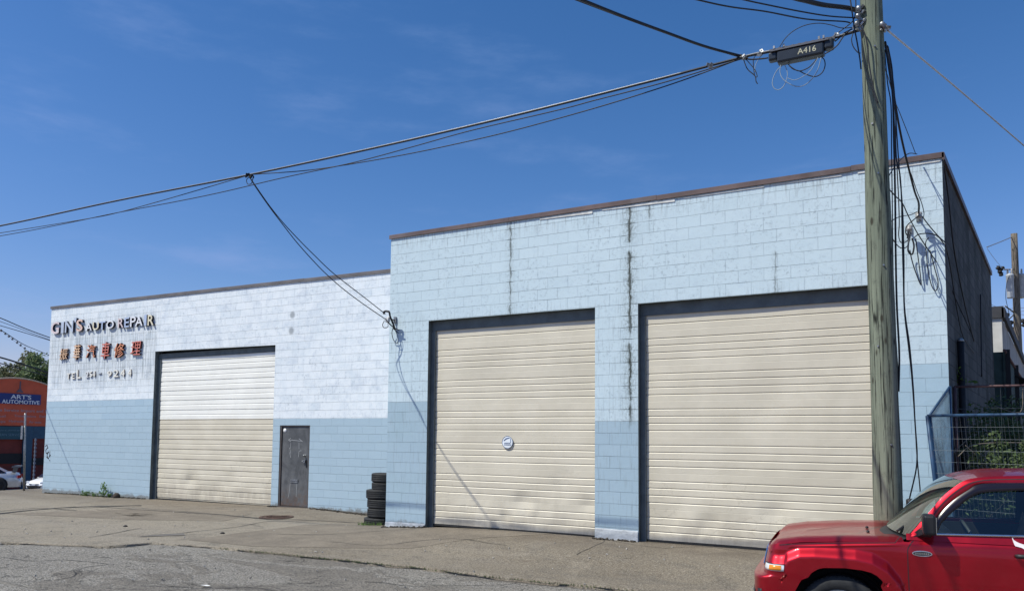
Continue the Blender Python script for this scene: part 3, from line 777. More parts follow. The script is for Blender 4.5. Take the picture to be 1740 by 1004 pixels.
def glyph(name, ch, mat, P, h, w, depth, parent, offset=0., shear=0., Y=YL):
    """one raised character: lower-left at P on the wall plane, scaled to h x w, proud of the wall by depth"""
    me = text_mesh(ch, 1., .5, offset, shear)
    xs = [v.co.x for v in me.vertices]; ys = [v.co.y for v in me.vertices]
    if not xs: return None
    sx = w/(max(xs)-min(xs)); sy = h/(max(ys)-min(ys))
    x0, y0 = min(xs), min(ys)
    off = wloc(parent)
    for v in me.vertices:
        x, y, z = v.co
        v.co = Vector((P.x+(x-x0)*sx, Y-.004-depth*(.5+z), P.z+(y-y0)*sy)) - off
    me.materials.clear()
    for mm in (mat if isinstance(mat, (list, tuple)) else [mat]): me.materials.append(mm)
    me.update()
    if len(me.materials) > 1:
        for p in me.polygons:
            p.material_index = 0 if abs(p.normal.y) > .8 else 1
    o = bpy.data.objects.new(name, me); COL.objects.link(o); o.parent = parent
    return o
# ------------------------------------------------------------------ raised sign lettering on the left building
def lp(x, y, ox=60, oy=500, s=7.17): return onY(ox+x/s, oy+y/s, YL)
M_side = plain('navy_letter_edge', (.02, .025, .045), .6)
M_sideb = plain('dark_red_letter_edge', (.05, .015, .02), .6)
def face(name, c, c2=None): return plain(name, c, .6, var=.1, scale=9, dirt=(c2 or (.6, .6, .62), .6))
F = dict(p=face('faded_pink_face', (.66, .55, .57), (.75, .72, .70)), g=face('faded_grey_face', (.46, .52, .64), (.6, .66, .76)), s=face('salmon_face', (.70, .50, .42), (.62, .6, .68)),
         y=face('faded_cream_face', (.72, .66, .50)), b=face('faded_blue_face', (.40, .48, .66), (.6, .66, .76)), w=face('chalk_white_face', (.74, .75, .80)),
         o=face('orange_cream_face', (.74, .47, .30), (.8, .72, .6)), r=face('faded_red_face', (.60, .17, .13), (.70, .45, .42)), n=face('orange_red_face', (.68, .27, .15), (.72, .5, .42)), e=face('bone_white_face', (.80, .78, .72)))
def row(name, label, items, depth, side, offset=0., shear=0.):
    a = items[0]; P = lp(a[2], a[5]); t = thing(name, label, 'sign', (P.x, YL, P.z))
    for ch, f, x0, x1, y0, y1 in items:
        A = lp(x0, y1); B = lp(x1, y0)
        glyph('letter' if side is not M_sideb else 'character', ch, (F[f], side), A, B.z-A.z-(0), B.x-A.x, depth, t, offset, shear)
    return t
row('shop_name_sign', 'topmost row of big raised letters reading GIN\'S AUTO REPAIR, faded with navy edges', [('G','p',215,318,335,490),('I','g',336,376,338,478),('N','g',384,490,320,472),("'",'g',500,528,290,345),('S','s',522,606,305,457),
  ('A','w',638,716,350,450),('U','y',722,800,338,438),('T','b',800,880,330,436),('O','w',888,984,318,424),('R','p',1030,1102,292,412),('E','b',1108,1172,282,408),('P','w',1178,1252,270,402),('A','w',1240,1336,275,394),('I','b',1348,1384,252,388),('R','y',1392,1470,250,384)], .070, M_side, .012)
row('chinese_name_sign', 'middle row of six raised red and orange Chinese characters above the phone number', [('振','o',315,420,660,800),('華','o',480,576,610,800),('汽','n',640,760,610,780),('車','r',818,932,580,790),('修','n',980,1106,590,775),('理','r',1180,1310,570,745)], .065, M_sideb, .0, .12)
lp2 = lambda v: tuple(v)
def conv(v0, v1, y0, y1): # from the second survey frame (origin 70,520)
    return (70-60)*7.17+v0, (70-60)*7.17+v1, (520-500)*7.17+y0, (520-500)*7.17+y1
row('phone_number_sign', 'lowest row of small raised white characters, a worn telephone number', [(c, f, *conv(*q)) for c, f, *q in [('T','e',322,368,818,888),('E','e',384,424,812,886),('L','e',442,496,775,882),('2','w',552,592,800,868),('5','e',600,634,796,864),('4','e',636,672,792,864),('-','g',705,740,812,824),('9','e',815,872,788,862),('2','e',890,956,774,864),('4','e',976,1030,770,860),('4','e',1066,1112,768,856)]], .035, plain('pale_letter_edge', (.30, .27, .25), .6), .012)
# small graffiti tag on the left corner
M_ink = plain('black_marker', (.02, .02, .025), .6)
mb = MB()
for A in ([(82,760),(78,764),(79,770),(83,767),(80,773),(83,779),(79,776)], [(77,758),(80,756),(81,761)], [(85,766),(84,776),(86,772)], [(84,781),(85,783)]):
    P = cat_rom([onY(*q, YL) for q in A], 5)
    mb.tube([p+Vector((0, -.004, 0)) for p in P], .018, 5)
for v in range(len(mb.v)): mb.v[v] = (mb.v[v][0], YL-.001-(YL-mb.v[v][1])*.1, mb.v[v][2])
part(mb, 'graffiti_scrawl', M_ink, BL)

# ------------------------------------------------------------------ utility pole and its hardware
def wood(name, a, b, c3, world=True):
    m = Mat(name, .9, 0, .2); k, x, y, z = m.pos(not world)
    g = m.noise(k, 14, 6, .7, .2, (1, 1, .035)); g2_ = m.noise(k, 42, 4, .6, 0, (1, 1, .03)); big = m.noise(k, 1.4, 4, .6, 0, (1, 1, .35))
    c = m.mix(g.ss(.3, .7), a, b); c = m.mix(big.ss(.4, .7)*.6, c, c3)
    c = m.mix(g2_.ss(.57, .64)*.85, c, (.028, .03, .026))
    c = m.mix(m.noise(k, 5, 5, .75).ss(.52, .7)*.45, c, (.07, .075, .065))
    sp = m.noise(k, 7, 3, .5, 0, (1, 1, .045)); c = m.mix(((sp-.5).absv()).ss(.014, .002)*m.noise(k, 1.2, 2, .5, 0, (1, 1, .4)).ss(.42, .5)*.95, c, (.012, .014, .012))
    kn = m.voro(k, 1., 'F1')
    mp = m.nt.nodes.new('ShaderNodeMapping'); mp.inputs['Scale'].default_value = (7, 7, 2.6); m.nt.links.new(k, mp.inputs[0]); m.nt.links.new(mp.outputs[0], kn.inputs['Vector'])
    kd = S(m.nt, kn.outputs['Distance']); c = m.mix(kd.ss(.16, .07)*.85, c, (.035, .03, .022))
    c = m.mix(z.ss(1.6, .3)*g.ss(.35, .6)*.5, c, (.17, .135, .10))
    m.base(c); m.bump(g*.9+g2_.ss(.55, .7)*(-.8), .012); return m.mat
M_pole = wood('green_treated_wood', (.120, .140, .106), (.222, .252, .190), (.155, .165, .132))
M_pole2 = wood('grey_brown_wood', (.15, .125, .10), (.24, .20, .16), (.13, .12, .11))
PB = Vector((-.485, -3.3, -.25))
def pole_c(z): return Vector((-.485-.0075*z, -3.3, z))
def pole_r(z): return .150-.0054*z
UP = thing('utility_pole', 'thick green weathered wooden utility pole in front of the right roller door', 'pole', tuple(PB))
mb = MB(); nz = 120; ns = 40
def pf(a, b):
    z = -.3+12.3*b/(nz-1); t = 2*math.pi*a/ns; c = pole_c(z)
    r = pole_r(z)*(1+.05*mnoise.noise(Vector((1, math.cos(t)*.8, z*1.1)))+.03*mnoise.noise(Vector((math.cos(t)*1.5, math.sin(t)*1.5, z*.6)))+.02*mnoise.noise(Vector((math.cos(t)*6, math.sin(t)*6, z*.25))))
    r += .018*math.exp(-max(0, z+.1)*2.5)
    return (c.x+r*math.cos(t), c.y+r*math.sin(t), z)
mb.grid(pf, ns, nz, closed_u=True); part(mb, 'pole_shaft', M_pole, UP)
def pp(px, py, front=.0):
    P = onY(px, py, -3.3); r = pole_r(P.z); return P
# hardware cluster near the span attachment
def rough_blob(mb, c, r, rng, n=7, m=0):
    for _ in range(n):
        d = Vector((rng.uniform(-1, 1), rng.uniform(-.6, .6), rng.uniform(-1, 1)))*r
        s = rng.uniform(.008, .020)
        rot = Matrix.Translation(c+d) @ Matrix.Rotation(rng.uniform(0, 3), 4, Vector((rng.random(), rng.random(), 1)).normalized())
        mb.box((-s*1.4, -s*.6, -s), (s*1.4, s*.6, s), m, rot)
rng = random.Random(11)
for (px, py), nm in (((1463, 20), 'cable_clamp'), ((1462, 33), 'cable_clamp'), ((1460, 46), 'cable_clamp'), ((1503, 47), 'guy_bracket')):
    P = onY(px, py, -3.38); mb = MB()
    mb.tube([P+Vector((0, .1, 0)), P+Vector((-.01, -.06, 0))], .014, 8); rough_blob(mb, P, .045, rng, 9)
    mb.lathe([(0, -.03), (.022, -.03), (.03, -.01), (.022, .0), (.03, .012), (.02, .03), (0, .03)], P+Vector((-.02, -.04, .02)), (0, 1, .2), 12)
    part(mb, nm, M_galv, UP)
for py_, dx in ((85, 2), (215, -3), (300, 1), (455, 3), (590, -4), (755, 4)):
    z = onY(1495, py_, -3.3).z; c = pole_c(z); d = (CO-c); d.z = 0; d.normalize(); d.rotate(Matrix.Rotation(.25*dx/3, 3, 'Z'))
    mb = MB(); mb.tube([c+d*(pole_r(z)-.01), c+d*(pole_r(z)+.012)], .010, 8); part(mb, 'bolt', M_galv, UP)

# ------------------------------------------------------------------ wires
def wire(name, label, pts, r=.008, mat=None, group=None, n=10, cat='cable'):
    mb = MB(); mb.tube(cat_rom(pts, n), r, 6); return solo(mb, name, mat or M_cable, label, cat, group)
def Wy(L, Y): return [onY(px, py, Y) for px, py in L]
def ramp(L, Y0, Y1, pw=1.):
    n = len(L); return [onY(px, py, Y0+(Y1-Y0)*(i/(n-1))**pw) for i, (px, py) in enumerate(L)]
YS = -3.3
wire('span_cable', 'thick black main cable sagging across the whole sky from the pole', Wy([(1460,52),(1440,58),(1420,64),(1360,77),(1305,89),(1265,97),(1180,119),(1100,140),(860,200),(640,251),(425,297),(200,341),(0,384),(-180,418)], YS), .0155)
wire('span_strand', 'thin silver lashing strand running just above the thick main cable', Wy([(1458,50),(1420,62),(1305,87),(1265,95.5),(1100,138.5),(860,198.4),(640,249.6),(425,295.8),(200,340),(0,383),(-180,417)], YS), .007, M_cableg)
wire('span_cable', 'lower thin cable that joins the main cable where the drop leaves it', Wy([(1262,99),(1160,137),(1058,170),(962,198),(857,226),(761,248),(680,264.5),(590,280),(515,290.5),(427,297),(410,301.5),(303,333),(202,361),(139,373.5),(0,396),(-180,424)], YS+.05), .0075)
wire('span_cable', 'thin cable crossing the others left of the drop, lowest of the span', Wy([(1262,100),(1130,140),(1014,170),(946,188),(801,222),(700,250),(600,276.6),(482,302),(380,326),(303,342),(197,362),(101,382),(0,401),(-180,430)], YS-.06), .0075)
# service drop to the building corner
def z5(L): return [(380+x/2.953, 260+y/2.953) for x, y in L]
wire('service_drop', 'upper of the two thin drop wires from the span to the corner insulator', ramp(z5([(120,105),(160,165),(230,265),(300,352),(380,438),(450,508),(550,603),(700,720),(812,808)]), YS, -.22), .0085)
wire('service_drop', 'lower of the two thin drop wires from the span to the corner insulator', ramp(z5([(122,108),(160,170),(228,268),(296,358),(370,452),(460,552),(520,612),(600,682),(700,757),(822,840)]), YS, -.22), .0085)
# distant branch cables toward the top edge
def Wz(L):
    P = [atZ(*q) for q in L]; d = P[-1]-P[-2]; d = d/max(.01, abs(d.y)); e = P[-1]
    return P+[e+Vector((d.x*4, d.y*4, d.z*4*.55)), e+Vector((d.x*12, d.y*12, d.z*12*.35))]
wire('branch_cable', 'thick black cable rising from the splice to the top edge, left of the others', Wz([(1268,98,9.5),(1200,80,9.0),(1130,55,8.4),(1060,29,7.8),(985,-1,7.2),(900,-36,6.6),(700,-130,5.4)]), .016)
wire('branch_cable', 'thin cable just under the thick one rising to the top edge', Wz([(1266,100,9.5),(1225,88,9.2),(1130,56,8.4),(1060,31,7.8),(970,-3,7.2),(900,-30,6.6),(700,-120,5.4)]), .007)
wire('branch_cable', 'upper-left thin cable reaching the pole, second from the top edge', Wz([(1446,40,8.85),(1432,37,8.8),(1370,33,8.4),(1300,20,7.9),(1240,12,7.5),(1180,-1,7.1),(1000,-45,6)]), .008)
wire('branch_cable', 'topmost thin cable reaching the pole from the top edge', Wz([(1456,31,8.85),(1410,28,8.6),(1360,20,8.3),(1300,8,7.9),(1255,-2,7.5),(1100,-40,6.5)]), .008)
BC = wire('branch_cable', 'thick lashed cable with clamps at the top edge beside the pole', Wz([(1463,21,8.85),(1440,14,8.7),(1400,9,8.4),(1370,2,8.2),(1340,-6,7.9),(1200,-50,6.9)]), .026)
wire('lashing_wire', 'small arched wire looping from the splice case up to the pole', Wy([(1325,80),(1335,65),(1350,52),(1370,43),(1392,40),(1412,43),(1430,48),(1452,47)], YS-.03), .005)
wire('guy_wire', 'pale steel guy wire running down to the right edge', Wz([(1506,50,8.9),(1560,95,9.8),(1620,145,10.8),(1680,196,11.9),(1745,252,13),(1850,342,15)]), .011, M_guy, cat='wire')
# splice case
A = onY(1311, 99, YS); B = onY(1417, 77, YS); ax_ = (B-A).normalized(); upv = Vector((0, 0, 1)); sd = ax_.cross(upv).normalized(); up2 = sd.cross(ax_)
SCs = thing('splice_case', 'black cable splice case hanging from the span beside the pole', 'splice case', tuple(A))
def obox(mb, a0, a1, s0, s1, u0, u1, m=0):
    P = [A+ax_*x+sd*y+up2*z for x, y, z in ((a0,s0,u0),(a1,s0,u0),(a1,s1,u0),(a0,s1,u0),(a0,s0,u1),(a1,s0,u1),(a1,s1,u1),(a0,s1,u1))]
    i = len(mb.v); mb.v += [tuple(p) for p in P]
    for f in ((0,3,2,1),(4,5,6,7),(0,1,5,4),(1,2,6,5),(2,3,7,6),(3,0,4,7)): mb.f.append(tuple(i+q for q in f)); mb.m.append(m); mb.sm.append(False)
LN = (B-A).length
M_case = plain('black_plastic_case', (.013, .02, .032), .35)
mb = MB(); obox(mb, .07, LN-.10, -.065, .065, -.10, .045); mb2 = mb
part(mb, 'case_body', M_case, SCs, bevel=.02)
mb = MB(); obox(mb, -.03, .07, -.05, .05, -.05, .05); part(mb, 'end_cap', M_case, SCs, bevel=.02)
mb = MB(); obox(mb, LN-.10, LN-.0, -.055, .055, -.045, .07); part(mb, 'end_cap', M_case, SCs, bevel=.02)
mb = MB()
obox(mb, .0, LN-.05, -.075, .075, .045, .06); obox(mb, -.02, LN-.02, -.012, .012, .09, .102)
for i in range(9): obox(mb, .08+i*.075, .105+i*.075, -.035, .035, .06, .095)
part(mb, 'case_rail', plain('dull_rail', (.12, .12, .13), .4, .5), SCs)
mb = MB()
for x in (.02, .13, LN-.17, LN-.12): mb = MB(); obox(mb, x, x+.02, -.02, .02, .10, .135); part(mb, 'hanger_clamp', M_galv, SCs)
Mx = Matrix((ax_, up2, -sd)).transposed().to_4x4()
fr = -sd if (-sd).dot(CO-A) > 0 else sd
Mx = Matrix((ax_, up2, ax_.cross(up2))).transposed().to_4x4(); Mx.translation = A+ax_*(LN*.44)+fr*.067-up2*.055
text_obj('case_number', 'A416', plain('yellowed_label', (.42, .41, .30), .6), Mx, SCs, size=.095, extrude=.001, offset=.001)
M_fib = plain('pale_blue_cable', (.25, .33, .42), .5)
def loop(name, label, L, r, mat=M_cable, Y=YS): return wire(name, label, Wy(L, Y), r, mat, cat='cable loop')
def z4(L): return [(1240+x/7.723, 40+y/7.723) for x, y in L]
loop('cable_loop', 'long narrow loop hanging from the left end of the splice case', z4([(700,545),(620,620),(570,720),(560,800),(590,860),(650,870),(710,820),(750,720),(755,640),(720,545)]), .005, M_fib)
loop('cable_loop', 'widest pale loop sweeping under the splice case', z4([(670,550),(660,640),(690,720),(760,780),(860,825),(960,820),(1060,750),(1150,620),(1200,450)]), .005, M_fib, YS-.04)
loop('cable_loop', 'shorter pale loop under the middle of the splice case', z4([(760,720),(850,745),(960,700),(1060,620),(1160,450)]), .004, M_fib, YS-.08)
loop('cable_loop', 'dark loop bulging right below the splice case', z4([(770,540),(830,600),(920,630),(1000,670),(1120,700),(1210,650),(1250,560),(1240,480),(1200,445)]), .006, Y=YS+.03)
loop('cable_loop', 'dark loop crossing between the two ends of the splice case', z4([(780,560),(900,625),(1020,590),(1100,520),(1160,440)]), .006, Y=YS-.05)
loop('cable_loop', 'dark loop from the right end of the splice case to the pole', z4([(1380,240),(1440,190),(1500,130),(1600,80)]), .007)
loop('cable_loop', 'lower dark loop joining the splice case and the pole hardware', z4([(1250,400),(1340,350),(1420,280),(1480,190),(1560,100),(1640,60)]), .007, Y=YS-.04)
loop('cable_loop', 'cut cable tail dangling left of the splice case', z4([(170,430),(200,530),(240,610),(330,690),(345,760),(365,795)]), .006)
loop('cable_loop', 'second cut tail dangling left of the splice case', z4([(215,475),(290,560),(340,630),(360,700),(330,690),(315,600),(310,480),(340,420)]), .005)
loop('cable_loop', 'thin pale tail beside the cut cables', z4([(450,390),(380,470),(335,560),(330,640)]), .004, M_fib)
loop('cable_loop', 'slack cable between the splice case and the branch clamp', z4([(500,455),(400,468),(240,470),(140,410)]), .009)
rng = random.Random(3)
for px, py, lab in ((1264, 98, 'metal clamp on the main cable where the rising branch cable joins'), (1291, 91, 'metal clamp on the main cable between the branch joint and the splice case'), (1423, 61, 'metal clamp on the main cable between the splice case and the pole'), (1208, 112, 'small metal clamp on the main cable left of the branch joint')):
    mb = MB(); rough_blob(mb, onY(px, py, YS), .026, rng, 6); solo(mb, 'cable_clamp', M_galv, lab, 'clamp')
mb = MB()
for px, py in ((425, 298), (428, 299), (422, 297)): rough_blob(mb, onY(px, py, YS), .035, rng, 5)
mb.tube(cat_rom(Wy([(424,300),(419,306),(421,313),(427,312),(430,303)], YS), 5), .007, 6)
solo(mb, 'span_clamp', M_dark, 'black clamp on the main cable where the service drop leaves', 'clamp')
# wires beside the pole
def pc(name, label, L, Y0=-3.15, Y1=-3.15, r=.009, mat=None): return wire(name, label, ramp(L, Y0, Y1), r*.78, mat, cat='cable')
pc('pole_cable', 'cable hanging straight down hard against the right side of the pole', [(1503,85),(1508,140),(1514,180),(1515,260),(1516,330),(1517,420),(1519,520),(1524,600),(1527,660)], r=.008)
pc('pole_cable', 'thickest cable hanging straight down right of the pole', [(1504,75),(1511,120),(1517,165),(1519,240),(1521,330),(1522,430),(1524,520),(1528,600),(1527,665)], r=.014)
pc('pole_cable', 'third cable from the pole, ending in a loop at the wall insulator', [(1508,78),(1514,110),(1518,160),(1522,200),(1522,240),(1525,300),(1527,340),(1528,380),(1527,400),(1531,412),(1541,410),(1545,400)], -3.15, -.3)
pc('pole_cable', 'kinked long cable farthest right of the pole that reaches the ground', [(1509,80),(1516,120),(1518,170),(1520,220),(1523,270),(1529,296),(1532,340),(1533,400),(1535,470),(1537,530),(1544,590),(1550,647),(1555,720),(1558,785),(1547,840),(1536,885),(1530,915)], -3.1, -2.9, .010)
pc('pole_cable', 'long cable beside the kinked one, bending right near the ground', [(1510,85),(1519,150),(1524,230),(1529,300),(1534,360),(1536,440),(1537,520),(1546,590),(1552,660),(1555,720),(1559,785),(1564,840),(1565,900)], -3.05, -2.7, .009)
pc('pole_cable', 'thin cable running from the pole top to the roof edge', [(1502,112),(1510,135),(1520,170),(1530,195),(1545,233),(1556,262)], -3.1, -.1, .007)
pc('pole_cable', 'thick bundle sweeping from the pole to the upper wall insulator', [(1504,72),(1510,105),(1517,150),(1525,200),(1534,245),(1545,290),(1554,325),(1561,345),(1561,362)], -3.2, -.2, .018)
pc('pole_cable', 'thin cable looping right past the upper wall insulator', [(1548,295),(1558,325),(1566,345),(1570,362),(1569,370)], -.9, -.12, .007)
pc('pole_cable', 'slack cable arching over the roof edge beside the pole', [(1511,298),(1520,284),(1532,270),(1545,261),(1558,262)], -3.1, -.1, .009)
pc('pole_cable', 'diagonal dark line from the pole across the blue wall to the dark side wall', [(1511,322),(1522,334),(1533,345),(1545,370),(1560,398),(1585,436),(1606,466),(1625,510),(1650,565)], -3.1, 1.6, .010)  # thin dark tube set slantwise from the pole to the side wall
pc('pole_cable', 'wavy cable circling from the pole to the lower wall insulator', [(1512,384),(1516,375),(1530,368),(1548,365),(1558,360)], -3.1, -.22, .008)
pc('pole_cable', 'deep loop hanging between the pole and the lower wall insulator', [(1513,398),(1520,411),(1530,421),(1540,420),(1545,410),(1547,400)], -2.0, -.3, .009)
pc('pole_cable', 'black wire hanging from the top of the frame across the hardware', [(1444,-6),(1447,15),(1450,35),(1452,50),(1456,70),(1461,100),(1463,118)], -3.4, -3.45, .010)
pc('pole_cable', 'second black wire dropping from the top edge onto the hardware', [(1454,-6),(1454,15),(1450,35),(1435,48),(1424,56)], -3.4, -3.35, .008)
pc('pole_cable', 'small hanging loop below the pole hardware', [(1450,56),(1447,68),(1450,80),(1457,89),(1462,91)], -3.4, -3.4, .007)
pc('pole_cable', 'thin wire running down the sunlit face of the pole', [(1462,52),(1466,80),(1470,110),(1478,140),(1486,165),(1494,185)], -3.42, -3.46, .006)
pc('pole_cable', 'second thin wire down the pole face', [(1462,44),(1470,60),(1474,80),(1477,110),(1484,150),(1492,175)], -3.47, -3.47, .010)
# wall insulators
def insul(px, py, label, L):
    P = onY(px, py, -.16); t = thing('wall_insulator', label, 'insulator', (P.x, 0, P.z))
    mb = MB(); mb.tube([Vector((P.x, .0, P.z-.01)), Vector((P.x, -.16, P.z))], .012, 8); mb.box((P.x-.035, -.02, P.z-.05), (P.x+.035, -.001, P.z+.05)); part(mb, 'bracket', M_galv, t)
    mb = MB(); mb.lathe([(0, -.05), (.035, -.045), (.048, -.02), (.035, 0), (.05, .022), (.035, .045), (0, .05)], P, (0, .3, 1), 20); part(mb, 'insulator_spool', M_porc, t)
    for pts, r in L:
        mb = MB(); mb.tube(cat_rom([onY(*q) for q in pts], 8), r, 6); part(mb, 'wire_tail', M_cable, t)
    return t
insul(1545, 388, 'lower round insulator on the blue wall with drooping tails', [([(1544,392,-.2),(1542,405,-.2),(1545,400,-.2),(1543,425,-.25),(1550,432,-.2),(1553,418,-.2),(1550,405,-.2)], .012),
      ([(1546,425,-.1),(1549,440,-.06),(1555,460,-.05),(1565,484,-.05),(1563,460,-.05),(1559,430,-.06),(1556,405,-.12)], .008),
      ([(1553,404,-.2),(1562,398,-.12),(1580,397,-.08),(1594,402,-.06),(1604,415,-.05)], .008)])
insul(1561, 366, 'upper round insulator on the blue wall below the roof edge', [([(1562,366,-.2),(1552,374,-.3),(1541,384,-.3),(1539,395,-.25),(1543,402,-.2)], .008), ([(1567,368,-.15),(1580,385,-.1),(1595,402,-.06),(1606,412,-.02)], .008),
      ([(1578,404,-.10),(1573,412,-.08),(1574,430,-.06),(1577,460,-.05),(1583,485,-.05),(1590,494,-.05),(1594,480,-.05),(1588,455,-.05),(1580,425,-.06)], .007)])
# corner insulator at the joint of both buildings
P = onY(657, 541, -.18); t = thing('corner_insulator', 'black and white service bracket on the corner where both buildings meet', 'insulator', (P.x, 0, P.z))
mb = MB(); mb.tube([(P.x+.09, 0, P.z-.02), (P.x, -.18, P.z)], .015, 8); mb.box((P.x+.06, -.03, P.z-.08), (P.x+.12, -.001, P.z+.05)); part(mb, 'bracket', M_galv, t)
mb = MB(); mb.lathe([(0, -.06), (.04, -.05), (.055, -.02), (.04, 0), (.055, .025), (.04, .05), (0, .06)], P+Vector((.03, 0, -.03)), (0, .3, 1), 18); part(mb, 'insulator_spool', plain('white_porcelain', (.7, .7, .68), .25), t)
for pts, r in (([(652,533,-.2),(654,529,-.22),(661,530,-.22),(663,538,-.2),(668,550,-.15),(671,560,-.1)], .022), ([(655,543,-.2),(660,548,-.2),(665,553,-.15),(672,558,-.12),(678,561,-.1)], .012), ([(653,545,-.2),(650,552,-.2),(653,557,-.2),(659,555,-.2),(659,546,-.2)], .007),
               ([(668,556,-.12),(666,566,-.1),(669,578,-.08),(675,583,-.08),(676,572,-.08),(671,560,-.1)], .007), ([(668,558,-.1),(672,561,-.08),(677,566,-.06)], .010)):
    mb = MB(); mb.tube(cat_rom([onY(*q) for q in pts], 8), r, 6); part(mb, 'wire_tail', M_cable, t)
# overhead wires seen past the left end of the building
for i, (L, r, lab) in enumerate((([(-160,482,33),(-60,518,34),(0,540,35),(40,557,36),(86,574,37),(150,596,39)], .022, 'uppermost thick wire beyond the left end of the garage'), ([(-160,498,34),(-60,528,35),(0,546,36),(84,577,38),(150,600,40)], .012, 'thin wire just under the uppermost one at the left edge'),
      ([(-160,508,29),(-60,537,30),(0,553,31),(84,578,32),(150,600,34)], .014, 'middle thin wire beyond the left end of the garage'), ([(-160,482,23),(-60,530,25),(0,560,26),(40,585,27),(80,602,28),(150,634,30)], .012, 'steep thin wire sloping down at the left edge'),
      ([(-160,588,26),(-60,598,28),(0,607,30),(84,634,33),(150,655,35)], .035, 'thick black wire crossing in front of the trees'), ([(-160,590,26),(-60,603,28),(0,617,30),(40,628,31),(84,640,33),(150,660,35)], .022, 'lower black wire crossing in front of the trees'))):
    wire('distant_wire', lab, [atZ(*q) for q in L], r, cat='wire')
mb = MB()
for k, px in enumerate((2, 9, 15, 21, 29, 35, 42)):
    P = atZ(px, 560+px*.75, 27); mb.lathe([(0, -.05), (.03, -.03), (.04, 0), (.02, .04), (0, .05)], P, (0, 0, 1), 8)
mb.tube([atZ(-10, 553, 27), atZ(48, 597, 27)], .003, 4)
solo(mb, 'bead_wire', plain('grey_bead', (.14, .16, .2), .5), 'thin string of small grey beads below the wires at the left edge', 'wire')

# ------------------------------------------------------------------ tyres stacked at the corner
def tyre_mesh(R, w, seed=0):
    mb = MB(); rng = random.Random(seed)
    prof = []; h = w/2; ri = R*.60
    prof = [(ri, -h*.62), (ri+.012, -h*.80), (R*.80, -h*1.02), (R*.93, -h*.95), (R*.985, -h*.78)]
    for k in range(4):
        a = -h*.70+k*h*.42
        prof += [(R, a), (R, a+h*.30), (R-.009, a+h*.32), (R-.009, a+h*.40)]
    prof = prof[:-2]; prof += [(R*.985, h*.78), (R*.93, h*.95), (R*.80, h*1.02), (ri+.012, h*.80), (ri, h*.62), (ri+.02, h*.3), (R*.86, h*.3), (R*.86, -h*.3), (ri+.02, -h*.3), (ri, -h*.62)]
    mb.lathe(prof, (0, 0, h), (0, 0, 1), 48)
    for k in range(64):        # tread slots read as fine ribs
        t = 2*math.pi*k/64; c = Vector((math.cos(t), math.sin(t), 0))*(R-.003)+Vector((0, 0, h))
        mb.box((-.004, -.005, -h*.72), (.004, .005, h*.72), 0, Matrix.Translation(c) @ Matrix.Rotation(t, 4, 'Z'))
    return mb
tc_ = atZ(650, 840, 16.75); zt0 = gh(tc_.x, tc_.y)-.03
spec = [(.345, .205, -.05, 'lowest tyre of the stack, widest, with grass at its foot'), (.325, .20, .0, 'second tyre from the bottom of the stack'), (.33, .205, -.01, 'third tyre from the bottom of the stack'), (.345, .205, -.03, 'fourth tyre from the bottom, jutting out to the left'), (.30, .155, .05, 'thin tyre second from the top of the stack'), (.31, .195, .04, 'topmost tyre of the stack')]
z = zt0
for i, (Rr, w, dx, lab) in enumerate(spec):
    mb = tyre_mesh(Rr, w, i); o = mb.build('tyre', M_rubber); o.location = (tc_.x+dx, tc_.y+.01*i, z); o.rotation_euler = (R_(random.Random(i).uniform(-1.5, 1.5)), R_(-1.2 if i > 3 else .5), i*.7)
    tag(o, lab, 'tyre', 'tyres stacked at the building corner'); z += w*.985

# ------------------------------------------------------------------ manhole cover and small ground litter
P = Vector((*g2(470, 878, -.1), 0)); gz = gh(P.x, P.y)
mb = MB(); mb.lathe([(0, .0), (.30, .0), (.30, -.004), (.315, -.004), (.315, .004), (.39, .004), (.40, -.01)], (P.x, P.y, gz+.022), (0, 0, 1), 40)
for i in range(-4, 5):
    for j in range(-4, 5):
        if i*i+j*j < 18: mb.box((P.x+i*.06-.014, P.y+j*.06-.014, gz+.02), (P.x+i*.06+.014, P.y+j*.06+.014, gz+.028))
solo(mb, 'drain_cover', plain('rusty_iron', (.085, .05, .038), .8, .2, var=.3, scale=12), 'round rusty iron drain cover in the forecourt by the grey door', 'drain cover')
mb = MB(); rng = random.Random(21)
for _ in range(150):
    x = rng.uniform(-17, -1); y = rng.uniform(-6.5, 1.6 if x < -10 else -.1); z0 = gh(x, y)+(.01 if y > edge_y(x) else -.015); s = rng.uniform(.006, .018)
    rot = Matrix.Translation((x, y, z0+s*.4)) @ Matrix.Rotation(rng.uniform(0, 3), 4, Vector((rng.random(), rng.random(), 1)).normalized())
    mb.box((-s, -s*.7, -s*.5), (s, s*.7, s*.5), 0, rot)
o = mb.build('pebbles', plain('pebble_grey', (.32, .30, .27), .9, var=.4, scale=3)); tag(o, 'small stones and grit scattered over the forecourt and road', 'gravel', kind='stuff')
def flat_scrap(px, py, w, d, ang, mat, label, name='paper_scrap'):
    x, y = g2(px, py); z0 = gh(x, y)-.004 if y < edge_y(x) else gh(x, y)+.014
    mb = MB(); n = 5
    def fn(a, b):
        u = (a/(n-1)-.5)*w; v = (b/(n-1)-.5)*d*(1-.4*abs(u)/w); c, s = math.cos(ang), math.sin(ang)
        return (x+u*c-v*s, y+u*s+v*c, z0+.008+.012*mnoise.noise(Vector((u*14, v*14, px))))
    mb.grid(fn, n, n); solo(mb, name, mat, label, 'litter')
M_pap = plain('white_paper', (.78, .78, .76), .8)
flat_scrap(349, 994, .13, .05, .1, M_pap, 'crumpled white scrap of paper lying on the road')
flat_scrap(1158, 913+14, .03, .02, .4, M_pap, 'tiny white scrap on the forecourt near the right roller door')
flat_scrap(583, 890, .06, .04, .4, plain('grey_rag', (.3, .3, .28), .9), 'small pale clump on the forecourt left of the tyres')
